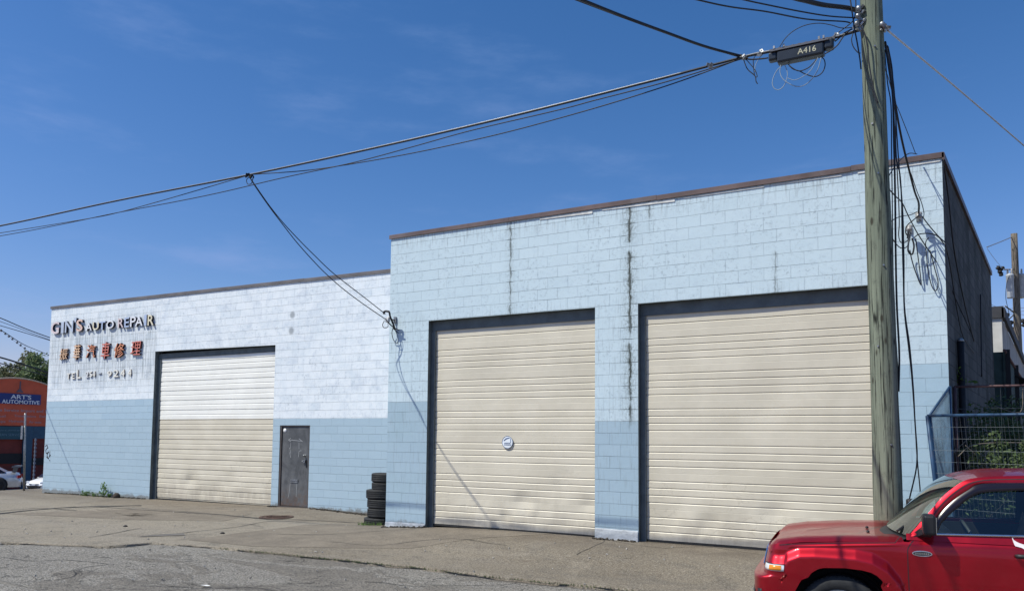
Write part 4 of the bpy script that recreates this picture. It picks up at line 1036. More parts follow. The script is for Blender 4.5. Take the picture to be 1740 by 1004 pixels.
for px, py, lab in ((378, 907, 'small dark stone on the forecourt left of centre'), (213, 895, 'small dark stone on the pale patch at left'), (717, 907, 'small dark stone on the forecourt below the tyres')):
    x, y = g2(px, py); mb = MB(); mb.lathe([(0, -.01), (.04, 0), (.045, .012), (.02, .028), (0, .03)], (x, y, gh(x, y)+.012), (0, 0, 1), 9); solo(mb, 'stone', M_rubber, lab, 'stone')
P = Vector((*g2(200, 843, -.12), 0)); P = onY(199, 841, YL-.12)
mb = MB(); mb.lathe([(0, 0), (.09, .0), (.11, .05), (.10, .11), (.05, .16), (0, .17)], (P.x, YL-.14, gh(P.x, YL-.14)), (0, 0, 1), 9); solo(mb, 'brown_rock', plain('brown_rock', (.06, .045, .035), .9, var=.4, bump=.01), 'dark brown lump by the wall beside the weeds', 'rock')
# ------------------------------------------------------------------ plants
def leaf_mat(name, a, b, c=None):
    m = Mat(name, .6, 0, .3); k, x, y, z = m.pos()
    n = m.nt.nodes.new('ShaderNodeObjectInfo')
    g = m.noise(k, 3.5, 4, .7); f = m.noise(k, 25, 2, .6)
    cc = m.mix(g.ss(.3, .7), a, b); cc = m.mix(f.ss(.5, .75)*.6, cc, c or tuple(min(1, q*1.5) for q in b))
    m.base(cc)
    tr = m.nt.nodes.new('ShaderNodeBsdfTranslucent'); m.nt.links.new(cc, tr.inputs['Color'])
    mixs = m.nt.nodes.new('ShaderNodeMixShader'); mixs.inputs[0].default_value = .35
    m.nt.links.new(m.b.outputs[0], mixs.inputs[1]); m.nt.links.new(tr.outputs[0], mixs.inputs[2]); m.nt.links.new(mixs.outputs[0], m.out.inputs[0])
    return m.mat
M_leaf = leaf_mat('mid_green_leaves', (.07, .115, .05), (.13, .18, .075), (.22, .26, .13))
M_leafb = leaf_mat('bright_green_leaves', (.07, .14, .03), (.13, .22, .05), (.2, .28, .09))
M_leaft = leaf_mat('far_tree_leaves', (.030, .060, .025), (.062, .10, .034), (.11, .14, .05))
M_twig = plain('dry_twigs', (.20, .17, .14), .9, var=.3)
M_bark = plain('tree_bark', (.08, .065, .05), .9, var=.3, scale=3)
def leaf(mb, c, s, rng, aspect=.55):
    d = Vector((rng.gauss(0, 1), rng.gauss(0, 1), rng.gauss(0, .7))).normalized(); n = Vector((rng.gauss(0, 1), rng.gauss(0, 1), rng.gauss(.5, 1))).normalized()
    e = d.cross(n)
    if e.length < .1: return
    e.normalize(); e *= s*aspect; d = d*s; f = n*s*.18
    mb.quad(c-d, c-e*.9+f, c+d*.9, c+e*.9+f)
def branch(mb, p, d, L, r, rng, depth, tips, spread=.7, grav=0.):
    n = 5; pts = [p]; q = Vector(p); dd = Vector(d)
    for i in range(n):
        dd = (dd+Vector((rng.gauss(0, .18), rng.gauss(0, .18), rng.gauss(0, .14)+grav))).normalized(); q = q+dd*(L/n); pts.append(Vector(q))
    mb.tube(pts, [r*(1-.55*i/n) for i in range(n+1)], 6 if r > .02 else 4, cap=False); tips += pts[2:]
    if depth > 0:
        for _ in range(rng.choice((2, 3))):
            k = rng.randint(2, n); nd = (dd+Vector((rng.gauss(0, spread), rng.gauss(0, spread), rng.gauss(.1, spread*.7)))).normalized()
            branch(mb, pts[k], nd, L*rng.uniform(.55, .8), r*.55, rng, depth-1, tips, spread, grav)
def weed(px_root, h, nl, name, label, Y, seed, mat=M_leafb, spread=.08, s=.035, stems=5, cat='weed'):
    rng = random.Random(seed); x, y = px_root; z0 = gh(x, y); t = thing(name, label, cat, (x, y, z0)); st = MB(); lv = MB()
    for k in range(stems):
        b = Vector((x+rng.gauss(0, spread), y-abs(rng.gauss(0, spread*.4)), z0)); top = b+Vector((rng.gauss(0, spread*.8), -abs(rng.gauss(0, .05)), h*rng.uniform(.55, 1)))
        st.tube([b, b.lerp(top, .5)+Vector((rng.gauss(0, .02), 0, 0)), top], [.006, .004, .002], 4, cap=False)
        for j in range(nl//stems):
            q = b.lerp(top, rng.uniform(.15, 1.02)); leaf(lv, q+Vector((rng.gauss(0, s*.9), rng.gauss(0, s*.7), rng.gauss(0, s*.5))), s*rng.uniform(.6, 1.2), rng, .45)
    part(st, 'stem', M_leaf, t, recalc=False); part(lv, 'leaves', mat, t, recalc=False)
xw = onY(181, 840, YL).x
weed((xw, YL-.10), .52, 90, 'tall_weed', 'tallest leafy weed at the foot of the wall below the sign', YL, 1, s=.05, spread=.07)
weed((onY(146, 838, YL).x, YL-.08), .20, 60, 'low_weed', 'low weed clump left of the tallest weed', YL, 2, s=.045, spread=.13)
weed((onY(167, 840, YL).x, YL-.08), .17, 46, 'low_weed', 'small weed clump just left of the tallest weed', YL, 3, s=.04, spread=.08)
weed((onY(192, 842, YL).x, YL-.08), .18, 40, 'low_weed', 'small weed between the tallest weed and the brown lump', YL, 4, s=.04, spread=.06)
def grass(c, R, n, h, label, seed, name='grass_tuft', group=None, mat=M_leafb):
    rng = random.Random(seed); mb = MB(); x0, y0 = c
    for _ in range(n):
        a = rng.uniform(0, 6.28); r = R*math.sqrt(rng.random()); x = x0+r*math.cos(a)*1.6; y = y0+r*math.sin(a)*.6; z0 = gh(x, y)
        hh = h*rng.uniform(.4, 1); dx, dy = rng.gauss(0, hh*.35), rng.gauss(0, hh*.35); w = .006
        mb.quad((x-w, y, z0), (x+w, y, z0), (x+dx*.5+w*.6, y+dy*.5, z0+hh*.7), (x+dx*.5-w*.6, y+dy*.5, z0+hh*.7)); mb.quad((x+dx*.5-w*.6, y+dy*.5, z0+hh*.7), (x+dx*.5+w*.6, y+dy*.5, z0+hh*.7), (x+dx, y+dy, z0+hh))
    o = mb.build(name, mat, recalc=False); tag(o, label, 'grass', group, 'stuff'); return o
grass((tc_.x-.05, tc_.y-.36), .20, 110, .11, 'tuft of green grass at the foot of the tyre stack', 1)
rng = random.Random(4); mb = MB()
for i in range(420):      # thin moss and grass in the forecourt's front edge
    x = rng.choice([rng.uniform(-10.2, -7.2), rng.uniform(-9, -3.2), rng.uniform(-11, -4)]); y = edge_y(x)-.01+rng.gauss(0, .012); z0 = gh(x, y)-.02; h = rng.uniform(.01, .045)
    mb.quad((x-.008, y, z0), (x+.008, y, z0), (x+rng.gauss(0, .015), y-.01, z0+h))
o = mb.build('edge_moss', M_leaf, recalc=False); tag(o, 'moss and fine grass along the broken edge of the forecourt', 'moss', kind='stuff')
rng = random.Random(14); mb = MB()
for i in range(900):      # dark crumbs and dead leaves gathered at the wall foot
    if rng.random() < .45: x = rng.uniform(-14.2, -10.1); y = YL-.04-abs(rng.gauss(0, .05))
    elif rng.random() < .6: x = rng.uniform(-26, -20.8); y = YL-.02-abs(rng.gauss(0, .04))
    else: x = rng.choice([rng.uniform(-5.3, -4.5), rng.uniform(-9.9, -8.9), rng.uniform(-9.9, -8.9), rng.uniform(-15.7, -15.4)]); y = (YL if x < -12 else 0)-.03-abs(rng.gauss(0, .05))
    s = rng.uniform(.008, .03); c = Vector((x, y, gh(x, y)+.012+s*.3))
    mb.box((-s, -s*.7, -s*.4), (s, s*.7, s*.4), 0, Matrix.Translation(c) @ Matrix.Rotation(rng.uniform(0, 3), 4, Vector((rng.random(), rng.random(), 1)).normalized()))
o = mb.build('wall_foot_debris', plain('dark_debris', (.055, .047, .038), .95, var=.5, scale=8)); tag(o, 'dark crumbs and dead leaves gathered along the foot of the walls', 'debris', kind='stuff')
# dry twigs right of the pole
rng = random.Random(8)
for i, (px, lab) in enumerate(((1538, 'bare twiggy shrub hard against the right side of the pole'), (1553, 'bare twiggy shrub growing up the blue wall right of the pole'))):
    b = onY(px, 900, -2.6+i*1.6); b.z = 0; t = thing('bare_shrub', lab, 'shrub', (b.x, b.y, 0)); mb = MB(); tips = []
    for _ in range(6): branch(mb, b+Vector((rng.gauss(0, .1), rng.gauss(0, .1), 0)), Vector((rng.gauss(0, .25), rng.gauss(0, .2), 1)).normalized(), rng.uniform(.38, .6), .007, rng, 3, tips, .42)
    part(mb, 'twigs', M_twig, t, recalc=False)
# ------------------------------------------------------------------ fence, brambles and dark yard on the right
M_blue = plain('blue_fence_paint', (.022, .060, .125), .5, .2, var=.2, dirt=((.08, .06, .06), .6))
M_wire = plain('fence_mesh_wire', (.16, .18, .2), .5, .5)
M_rust = plain('rusty_brown_rail', (.10, .055, .055), .7, var=.3)
FT = atZ(1576, 706, 10.3); FB = atZ(1592, 845, 10.3); ddir = (FB-FT).normalized(); base_t = (FT.z-.0)/-ddir.z; FG = FT+ddir*base_t
RT = atZ(1900, 702, 8.6); RB = RT+ddir*base_t
f1 = thing('mesh_fence_panel', 'leaning blue framed mesh fence panel in front of the dark yard', 'fence', tuple(FG))
def fpanel(t, a, b, ab, bb, mat, r, pitch, vp, wr, wm=None):
    mb = MB(); mb.tube([ab, a], r*1.35, 10); part(mb, 'post', mat, t)
    mb = MB(); mb.tube([bb, b], r*1.35, 10); part(mb, 'post', mat, t)
    mb = MB(); mb.tube([a, b], r, 10); part(mb, 'top_rail', mat, t)
    mb = MB(); L = (b-a).length; H = (a-ab).length
    n = int(L/vp)
    for i in range(1, n): mb.tube([a.lerp(b, i/n), ab.lerp(bb, i/n)], wr, 4, cap=False)
    m = int(H/pitch)
    for i in range(1, m): mb.tube([a.lerp(ab, i/m), b.lerp(bb, i/m)], wr*1.3, 4, cap=False)
    part(mb, 'wire_mesh', wm or M_wire, t)
fpanel(f1, FT, RT, FG, RB, M_blue, .020, .15, .05, .0016)
ST = atZ(1613.5, 657, 10.85); SG = Vector((ST.x, ST.y, 0))
f2 = thing('mesh_fence_panel', 'blue mesh side panel sloping down from the wall corner to the front post', 'fence', tuple(SG))
fpanel(f2, ST, FT+Vector((.02, .03, 0)), SG, FG+Vector((.02, .03, 0)), M_blue, .016, 6., .032, .0055, plain('faded_blue_slats', (.10, .17, .24), .7, var=.4, scale=3))
RT2 = atZ(1900, 652, 11.0)
S3 = atZ(1622, 657, 11.3); ST_o = ST; ST = S3-Vector((.06, .08, 0))
f3 = thing('mesh_fence_panel', 'taller dark rusty framed fence behind the blue one, with a tall dark post', 'fence', (ST.x+.05, ST.y+.1, 0))
fpanel(f3, ST+Vector((.06, .08, 0)), RT2, Vector((ST.x+.06, ST.y+.08, 0)), Vector((RT2.x, RT2.y, 0)), M_rust, .018, .3, .3, .002)
P = atZ(1632, 580, 11.9); mb = MB(); mb.tube([Vector((P.x, P.y, 0)), P], .05, 10); part(mb, 'tall_post', M_dark, f3)
mb = MB(); mb.lathe([(.05, 0), (.056, .01), (.03, .05), (0, .055)], P, (0, 0, 1), 12); part(mb, 'post_cap', M_galv, f3)
# tall board fence behind, dark green
M_board = plain('dark_green_boards', (.035, .06, .055), .85, var=.4, scale=2, dirt=((.09, .10, .09), .6))
n0 = Vector((.9936, -.1132, 0)); c0 = Vector((.15, 0, 0)).dot(n0)
def onside(px, py, off=0.): return on(px, py, tuple(n0), c0+off)
A = Vector((1.42, 9.55, 0)); B = A+Vector((.1132, .9936, 0))*26
bf = thing('board_fence', 'dark green board fence running back beyond the dark side wall', 'fence', tuple(A))
mb = MB(); nb = 90
for i in range(nb):
    a = A.lerp(B, i/nb); b = A.lerp(B, (i+.93)/nb); h = 4.0-.02*(i%3)
    mb.prism([(a.x, a.y, -.4), (b.x, b.y, -.4), (b.x, b.y, h), (a.x, a.y, h)], n0*.03)
mb.prism([(1.20, 9.58, -.4), (1.47, 9.58, -.4), (1.47, 9.58, 4.0), (1.20, 9.58, 4.0)], (0, .05, 0))
part(mb, 'boards', M_board, bf)
mb = MB(); mb.tube([A+Vector((.04, 0, 4.03)), B+Vector((.04, 0, 4.03))], .04, 6); part(mb, 'top_rail', M_rust, bf)
for q in (.02, .2): 
    mb = MB(); p_ = A.lerp(B, q)+n0*.08; mb.box((p_.x-.05, p_.y-.05, -.3), (p_.x+.05, p_.y+.05, 4.1)); part(mb, 'fence_post', M_dark, bf)
# pale building behind
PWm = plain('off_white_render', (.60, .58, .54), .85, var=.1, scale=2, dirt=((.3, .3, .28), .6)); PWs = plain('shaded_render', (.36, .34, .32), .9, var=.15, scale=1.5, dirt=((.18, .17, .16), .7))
a = onside(1702, 540, 0.05); b = onside(1702, 640, .05); Yf = a.y
bp = thing('rendered_building', 'off-white rendered building with a dark parapet far back behind the dark yard', 'building', (a.x-2, Yf, 0))
mb = MB(); mb.quad((a.x-4, Yf, -1), (a.x, Yf, -1), (a.x, Yf, a.z), (a.x-4, Yf, a.z)); part(mb, 'front_wall', PWm, bp)
e = Vector((a.x, Yf, 0))+Vector((.1132, .9936, 0))*24
mb = MB(); mb.quad((a.x, Yf, -1), (e.x, e.y, -1), (e.x, e.y, a.z-.1), (a.x, Yf, a.z)); mb.quad((e.x, e.y, -1), (a.x-4, e.y, -1), (a.x-4, e.y, a.z-.1), (e.x, e.y, a.z-.1)); part(mb, 'side_wall', PWs, bp)
mb = MB(); mb.box((a.x-4.1, Yf-.06, a.z), (a.x+.05, Yf+.2, a.z+.32)); mb.prism([(a.x, Yf-.06, a.z), (a.x+.08, Yf-.06, a.z), (e.x+.08, e.y, a.z-.1), (e.x, e.y, a.z-.1)], (0, 0, .28)); part(mb, 'parapet', plain('dark_parapet', (.05, .05, .055), .8), bp)
for q in (3.0, 4.6):
    c = Vector((a.x+.02, Yf, 0))+Vector((.1132, .9936, 0))*q
    mb = MB(); mb.box((c.x-.01, c.y-.35, 2.4), (c.x+.06, c.y+.35, 3.7)); part(mb, 'window', M_dark, bp)
c = Vector((a.x+.02, Yf, 0))+Vector((.1132, .9936, 0))*2.2
mb = MB(); mb.prism([(c.x, c.y, 3.9), (c.x+.45, c.y, 3.6), (c.x+.45, c.y+2.6, 3.6), (c.x, c.y+2.6, 3.9)], (0, 0, .05)); part(mb, 'awning', M_dark, bp)
# wires on the dark side wall
for i, (L, r, lab) in enumerate((([(1603,272),(1612,340),(1622,430),(1640,520),(1655,580)], .010, 'thin black wire running down the dark side wall from the roof corner'), ([(1606,415),(1614,450),(1625,520),(1636,570),(1655,600)], .008, 'second thin wire looping across the dark side wall'), ([(1666,500),(1667,560),(1668,640)], .012, 'dark vertical pipe on the dark side wall'))):
    wire('side_wall_wire' if i < 2 else 'downpipe', lab, [onside(*q, .03) for q in L], r, cat='wire' if i < 2 else 'pipe')
# far pole
FPt = atZ(1723, 397, 36); FPb = atZ(1738, 800, 36)
dv = (FPb-FPt).normalized(); FPg = FPt+dv*((FPt.z+.3)/-dv.z)
fp = thing('utility_pole', 'distant brown wooden pole with grey transformers at the right edge', 'pole', tuple(FPg))
mb = MB(); mb.tube([FPt.lerp(FPg, i/12) for i in range(13)], [.135+.005*i for i in range(13)], 16); part(mb, 'pole_shaft', M_pole2, fp)
for px, s, dy in ((1716.5, .155, -.2), (1733, .22, .25)):
    c = atZ(px, 485, 36+dy); mb = MB(); mb.lathe([(0, -.62), (s*.9, -.6), (s, -.55), (s, .42), (s*1.08, .44), (s*1.08, .50), (s*.6, .56), (0, .58)], c, (0, 0, 1), 20); tr = part(mb, 'transformer', plain('transformer_grey', (.42, .44, .46), .45), fp)
    mb = MB()
    for q in (-.08, .08): mb.lathe([(.03, .5), (.06, .55), (.03, .6), (.06, .65), (.03, .7), (.05, .75), (0, .8)], c+Vector((q, 0, 0)), (0, 0, 1), 8)
    part(mb, 'bushing', M_porc, tr)
mb = MB()
mb.tube([atZ(1706, 458, 35.8), atZ(1722, 458, 36)], .03, 6); mb.tube([atZ(1704, 553, 35), atZ(1722, 535, 36)], .03, 6); mb.tube([atZ(1707, 562, 35), atZ(1722, 548, 36)], .03, 6); mb.tube([atZ(1708, 520, 35.5), atZ(1722, 530, 36)], .03, 6)
part(mb, 'crossarm', M_pole2, fp)
mb = MB(); rng = random.Random(9)
for px, py in ((1696,455),(1699,461),(1701,466),(1703,456),(1707,538),(1712,535),(1704,543),(1710,553),(1715,550),(1712,560),(1718,558),(1718,548),(1738,545),(1740,552)):
    c = atZ(px, py, 35.6); mb.lathe([(.03, -.1), (.10, -.05), (.05, 0), (.10, .05), (.03, .1), (0, .12)], c, (rng.random(), rng.random(), 1), 8)
part(mb, 'insulator', M_dark, fp)
wire('distant_wire', 'beaded pale wire leading left from the top of the distant pole', [atZ(1719, 403, 36), atZ(1700, 411, 34), atZ(1677, 420, 32)], .022, M_cableg, cat='wire')
wire('distant_wire', 'thin slack wire below the beaded one beside the distant pole', [atZ(1677, 422, 32), atZ(1690, 440, 33), atZ(1700, 452, 34)], .008, M_cableg, cat='wire')
wire('distant_wire', 'slack vertical wire drooping left of the transformers', [atZ(1718, 462, 35.8), atZ(1711, 480, 35.6), atZ(1709, 505, 35.5), atZ(1713, 525, 35.5), atZ(1715, 535, 35.6)], .012, cat='wire')
for i, (y0, y1, lab) in enumerate(((527, 521, 'faint level wire behind the distant pole'), (548, 518, 'faint rising wire behind the distant pole'), (516, 545, 'faint falling wire right of the distant pole'))):
    wire('distant_wire', lab, [atZ(1680, y0, 60), atZ(1720, (y0+y1)/2, 60), atZ(1790, y1, 60)], .016, M_cableg, cat='wire')
# brambles and bush behind the fence
def bush(name, label, cx, rad, n, s, seed, mat=M_leaf, group=None, holes=.0):
    rng = random.Random(seed); t = thing(name, label, 'bush', (cx[0], cx[1], 0), group=group); st = MB(); tips = []
    for _ in range(9): branch(st, Vector((cx[0]+rng.gauss(0, rad[0]*.35), cx[1]+rng.gauss(0, rad[1]*.35), 0)), Vector((rng.gauss(0, .5), rng.gauss(0, .4), 1)).normalized(), cx[2]*rng.uniform(.6, .9), .012, rng, 3, tips, .8, -.05)
    part(st, 'stems', M_twig, t, recalc=False); lv = MB()
    for i in range(n):
        for _ in range(20):
            v = Vector((rng.uniform(-1, 1), rng.uniform(-1, 1), rng.uniform(-1, 1)))
            if v.length < 1 and v.length > .35:
                p = Vector((cx[0]+v.x*rad[0], cx[1]+v.y*rad[1], cx[2]+v.z*rad[2]))
                if mnoise.noise(p*1.7+Vector((seed, 0, 0))) > holes-.5*(v.length < .8)*0 and p.z > .02: break
        leaf(lv, p, s*rng.uniform(.6, 1.3), rng, .5)
    part(lv, 'leaves', mat, t, recalc=False)
    return t
bc = atZ(1725, 800, 10.9)
bush('bramble_bush', 'sunlit green bramble bush behind the fence above the red car', (bc.x+.35, bc.y+.1, 1.0), (1.45, .6, 1.05), 8500, .042, 31, M_leaf, holes=-.12)
bc = atZ(1650, 770, 12.6)
bush('bramble_bush', 'sparse dark bramble in the shade of the side wall', (bc.x+.15, bc.y, 1.25), (.85, .6, 1.3), 3400, .045, 32, M_leaf, holes=.05)
bc = atZ(1715, 715, 12.9)
bush('bramble_bush', 'dark tangle of brambles hanging in front of the board fence', (bc.x, bc.y, 1.5), (.9, .5, 1.1), 2400, .045, 33, M_leaf, holes=.05)
bc = atZ(1627, 644, 11.9)
t = thing('climbing_vine', 'bright leafy vine tip on the dark post at the wall corner', 'vine', (bc.x, bc.y, 0)); mb = MB(); rng = random.Random(5)
for _ in range(70): leaf(mb, bc+Vector((rng.gauss(-.02, .09), rng.gauss(0, .08), rng.gauss(0, .07))), rng.uniform(.03, .055), rng, .6)
for px, py in ((1620,712),(1648,690),(1645,700),(1620,745),(1625,752),(1650,715),(1662,712)):
    for _ in range(5): leaf(mb, atZ(px, py, 11.9)+Vector((rng.gauss(0, .03), rng.gauss(0, .03), rng.gauss(0, .03))), rng.uniform(.03, .05), rng, .6)
part(mb, 'leaves', M_leafb, t, recalc=False); mb = MB()
mb.tube(cat_rom([Vector((bc.x, bc.y, 0)), Vector((bc.x+.05, bc.y, .9)), Vector((bc.x-.05, bc.y, 1.8)), bc], 8), .008, 5); mb.tube(cat_rom([bc, atZ(1645, 652, 11.9), atZ(1662, 659, 11.9)], 6), .006, 5); part(mb, 'stem', M_twig, t)
for i, (L, lab) in enumerate((([(1628,775),(1650,757),(1690,752),(1738,752)], 'long pale bare cane arching behind the fence'), ([(1640,756),(1660,775),(1680,800)], 'straight pale cane leaning down behind the fence'), ([(1600,815),(1616,775),(1650,740)], 'dark cane rising behind the blue side panel'), ([(1650,752),(1655,775),(1640,800)], 'short bent cane behind the mesh'), ([(1690,690),(1733,700),(1738,660)], 'thin curved cane near the right edge'))):
    wire('bare_cane', lab, [atZ(*q, 10.9+.1*i) for q in L], .006, M_twig, cat='cane')
# ------------------------------------------------------------------ cars
def glass_mat(name, tint, refl=.12):
    m = Mat(name, .03); nt = m.nt; g = nt.nodes.new('ShaderNodeBsdfGlossy'); g.inputs['Roughness'].default_value = .02; g.inputs['Color'].default_value = (.9, .95, .95, 1)
    t = nt.nodes.new('ShaderNodeBsdfTransparent'); t.inputs['Color'].default_value = (*tint, 1)
    fr = nt.nodes.new('ShaderNodeFresnel'); fr.inputs['IOR'].default_value = 1.5
    ad = nt.nodes.new('ShaderNodeMath'); ad.operation = 'ADD'; ad.use_clamp = True; ad.inputs[1].default_value = refl-.12+.02; nt.links.new(fr.outputs[0], ad.inputs[0])
    mx_ = nt.nodes.new('ShaderNodeMixShader'); nt.links.new(ad.outputs[0], mx_.inputs[0]); nt.links.new(t.outputs[0], mx_.inputs[1]); nt.links.new(g.outputs[0], mx_.inputs[2])
    nt.links.new(mx_.outputs[0], m.out.inputs[0]); return m.mat
def paint_mat(name, c, metal=.35, rough=.38, flake=True):
    m = Mat(name, rough, metal, .5); k, x, y, z = m.pos(True)
    a = m.mix(m.noise(k, 2., 4, .6).ss(.3, .7), tuple(q*.9 for q in c), tuple(min(1, q*1.1) for q in c))
    a = m.mix(m.noise(k, 7, 5, .7).ss(.55, .8)*z.ss(1., .2)*.25, a, (.16, .10, .09))
    m.base(a); m.rough(m.noise(k, 5, 4, .6).ss(.2, .8, rough*.9, rough*1.15))
    m.b.inputs['Coat Weight'].default_value = .55; m.b.inputs['Coat Roughness'].default_value = .03
    m.bump(m.noise(k, 1.4, 2, .5), .002); return m.mat
M_red = paint_mat('metallic_red_paint', (.40, .006, .016), .80, .40)
M_win = glass_mat('window_glass', (.88, .93, .90)); M_wsg = glass_mat('windscreen_glass', (.42, .50, .43), .20)
M_trim = plain('black_plastic_trim', (.016, .016, .018), .5)
M_visor = plain('dark_visor_acrylic', (.012, .009, .016), .22)
M_chr = plain('bright_trim', (.6, .6, .6), .18, 1.0, var=.05)
M_amber = plain('amber_lens', (.75, .26, .015), .15, coat=.6); M_lens = plain('clear_lens', (.72, .74, .76), .12, .2, coat=.8)
M_rim = plain('alloy_rim', (.38, .38, .39), .35, .8)
M_int = plain('dark_interior', (.028, .028, .03), .8); M_seat = plain('grey_seat_cloth', (.055, .056, .06), .9)
CB = R_(5.5); CARL = Vector((-.8754, -4.3250, -.097))
def zb_(x):     # lower edge of the body side: wheel arches and sill
    for cx in (0., 2.635):
        d = x-cx
        T = [(-.47, .24), (-.435, .38), (-.40, .48), (-.365, .56), (-.315, .655), (-.27, .728), (-.22, .765), (-.17, .778), (0, .788), (.14, .780), (.22, .765), (.27, .742), (.315, .705), (.345, .645), (.38, .55), (.42, .42), (.47, .24)]
        if T[0][0] < d < T[-1][0]: return interp(T, d)
    return .24
HWT = [(.2, .80), (.35, .825), (.55, .838), (.72, .843), (.90, .842), (.95, .840), (.99, .835), (1.03, .828), (1.07, .81), (1.12, .795), (1.16, .785)]
def hw_(x, z):
    w = interp(HWT, z)
    for cx in (0., 2.635):      # squared wheel flares
        d = x-cx
        if -.62 < d < .60:
            zt_ = interp([(-.62, .55), (-.50, .80), (-.43, .900), (-.33, .945), (-.2, .955), (.14, .955), (.28, .93), (.40, .865), (.50, .74), (.60, .45)], d)
            w += .066*sstep(0, .100, zt_-z)
    zc_ = interp([(-.5, .93), (.55, 1.008), (1.45, 1.022), (2.5, 1.03)], x)
    w += .007*math.exp(-((z-zc_)/.011)**2) + .004*sstep(zc_, zc_-.03, z)
    return w
def ztop_(x): return interp([(-.7, .925), (-.45, .966), (-.2, .992), (0, 1.008), (.5, 1.034), (.58, 1.080), (.8, 1.105), (1.6, 1.13), (3.5, 1.15)], x)
def front_x(y, z):     # plan position of the nose for a given |y|
    rec = interp([(.2, .03), (.35, 0), (.655, 0), (.665, .015), (.68, .075), (.75, .085), (.93, .115), (1.0, .16), (1.1, .25)], z)
    t = min(1, abs(y)/.84); return -.80+rec+.20*(1-(1-t**3.2)**.5)*1.0
REC = [(.2, .03), (.35, 0), (.655, 0), (.665, .012), (.68, .085), (.75, .10), (.93, .135), (1.0, .19), (1.1, .27)]
def plan(s, z):        # s<0: nose (centre -1 .. corner 0); s>=0: distance along the side
    rec = interp(REC, z); xs = -.755+rec; d = .24-rec*.5
    if s < 0:
        th = (1+s)*math.pi/2; n = 4.2; w = hw_(xs+d, z)
        return xs+d*(1-max(0, math.cos(th))**(2/n)), w*(math.sin(th)**(2/n))
    x = (xs+d)+s*(3.20-(xs+d))
    return x, hw_(x, z)
car = thing('red_suv', 'metallic red boxy off-road wagon parked at the kerb, its front half in the frame', 'car', tuple(CARL), CB, world=False)
KX = .955
def cl(mb, name, mats, parent=None, **k):
    mb.v = [((v[0]*KX if v[0] > 0 else v[0]), v[1], v[2]) for v in mb.v]
    return local(mb, name, mats, parent or car, **k)
def clw(mb, name, mats, parent=None, **k): return local(mb, name, mats, parent or car, **k)
NZ = 56
ZR = [i/(NZ-1) for i in range(NZ)]
_zn = [.24, .30, .36, .42, .48, .54, .60, .64, .655, .663, .672, .68, .69, .72]
ZN = _zn+[.72+(.914-.72)*(i+1)/(NZ-1-len(_zn)) for i in range(NZ-1-len(_zn))]+[0]
SS = [-1+i/26 for i in range(26)]+[i/460 for i in range(461)]
def body_side(sg):
    mb = MB()
    def fn(a, b):
        s = SS[a]; x, w = plan(s, .6); zb = zb_(x) if s > 0 else .24; zt = ztop_(x) if s >= 0 else interp([(-1, .915), (-.5, .92), (0, ztop_(-.40))], s)
        if s < 0:
            zz = ZN[b] if b < NZ-1 else zt
            z = min(zz, zt-.0003*(NZ-1-b)) if b < NZ-1 else zt
        else:
            f = sstep(0, .02, s)
            z = zb+(zt-zb)*ZR[b]
            if f < 1:
                zz = ZN[b] if b < NZ-1 else zt
                z = zz*(1-f)+z*f
        xx, w = plan(s, z)
        return (xx, -w*sg, z)
    mb.grid(fn, len(SS), NZ); return mb
mb = body_side(1); m2 = body_side(-1)
i0 = len(mb.v); mb.v += m2.v; mb.f += [tuple(i0+q for q in f) for f in m2.f]; mb.m += m2.m; mb.sm += m2.sm
# rear panel
mb.grid(lambda a, b: (3.20+.28*(1-abs(a/12*2-1)**4)*1, -.83+1.66*a/12, .24+(.86)*b/8), 13, 9)
body = cl(mb, 'body', M_red)
def patch(name, mat, s0, s1, z0, z1, off=.006, n=10, m=4, parent=None, sg=1, shape=None, direct=False):
    mb = MB()
    def P(a, b, o):
        u = a/(n-1); v = b/(m-1); s = s0+(s1-s0)*u
        zz0, zz1 = (z0(u), z1(u)) if callable(z0) else (z0, z1)
        z = zz0+(zz1-zz0)*v; x, w = plan(s, z); x2, w2 = plan(s+.004, z)
        t = Vector((x2-x, -(w2-w), 0)).normalized(); nn = Vector((t.y, -t.x, 0)); 
        if nn.y > 0 and s >= -.6: nn = -nn
        if s < -.6 and nn.x > 0: nn = -nn
        q = Vector((x, -w, z))+nn*o
        return Vector((q.x, q.y*sg, q.z))
    mb.grid(lambda a, b: P(a, b, off), n, m); mb.grid(lambda a, b: P(a, b, -.01), n, m)
    for e in (0, n-1): mb.quad(P(e, 0, off), P(e, m-1, off), P(e, m-1, -.01), P(e, 0, -.01))
    for b in (0, m-1):
        for a in range(n-1): mb.quad(P(a, b, off), P(a+1, b, off), P(a+1, b, -.01), P(a, b, -.01))
    return cl(mb, name, mat, parent)
def s_of(x, z=.8):
    x0, _ = plan(0, z); return (x-x0)/(3.20-x0)
for sg in (1, -1):
    hl = patch('headlight', M_lens, -.44, .002, .722, .778, .008, 16, 4, sg=sg); tag(hl)
    patch('turn_signal', M_amber, -.22, -.004, .728, .772, .012, 8, 4, parent=hl, sg=sg)
    patch('lamp_surround', M_trim, -.46, .004, .778, .785, .007, 12, 2, parent=hl, sg=sg)
patch('grille', M_trim, -1, -.68, .73, .86, .004, 14, 4); patch('grille', M_trim, -1, -.68, .73, .86, .004, 14, 4, sg=-1)
for k in range(7):
    a = -1+k*.045; patch('grille_slot', M_chr, a+.004, a+.012, .74, .89, .012, 3, 3)
patch('bumper_grille', M_trim, -1, -.5, .36, .52, .006, 12, 3); patch('bumper_grille', M_trim, -1, -.5, .36, .52, .006, 12, 3, sg=-1)
patch('fog_lamp_recess', M_trim, -.34, -.20, .40, .55, .005, 6, 4)
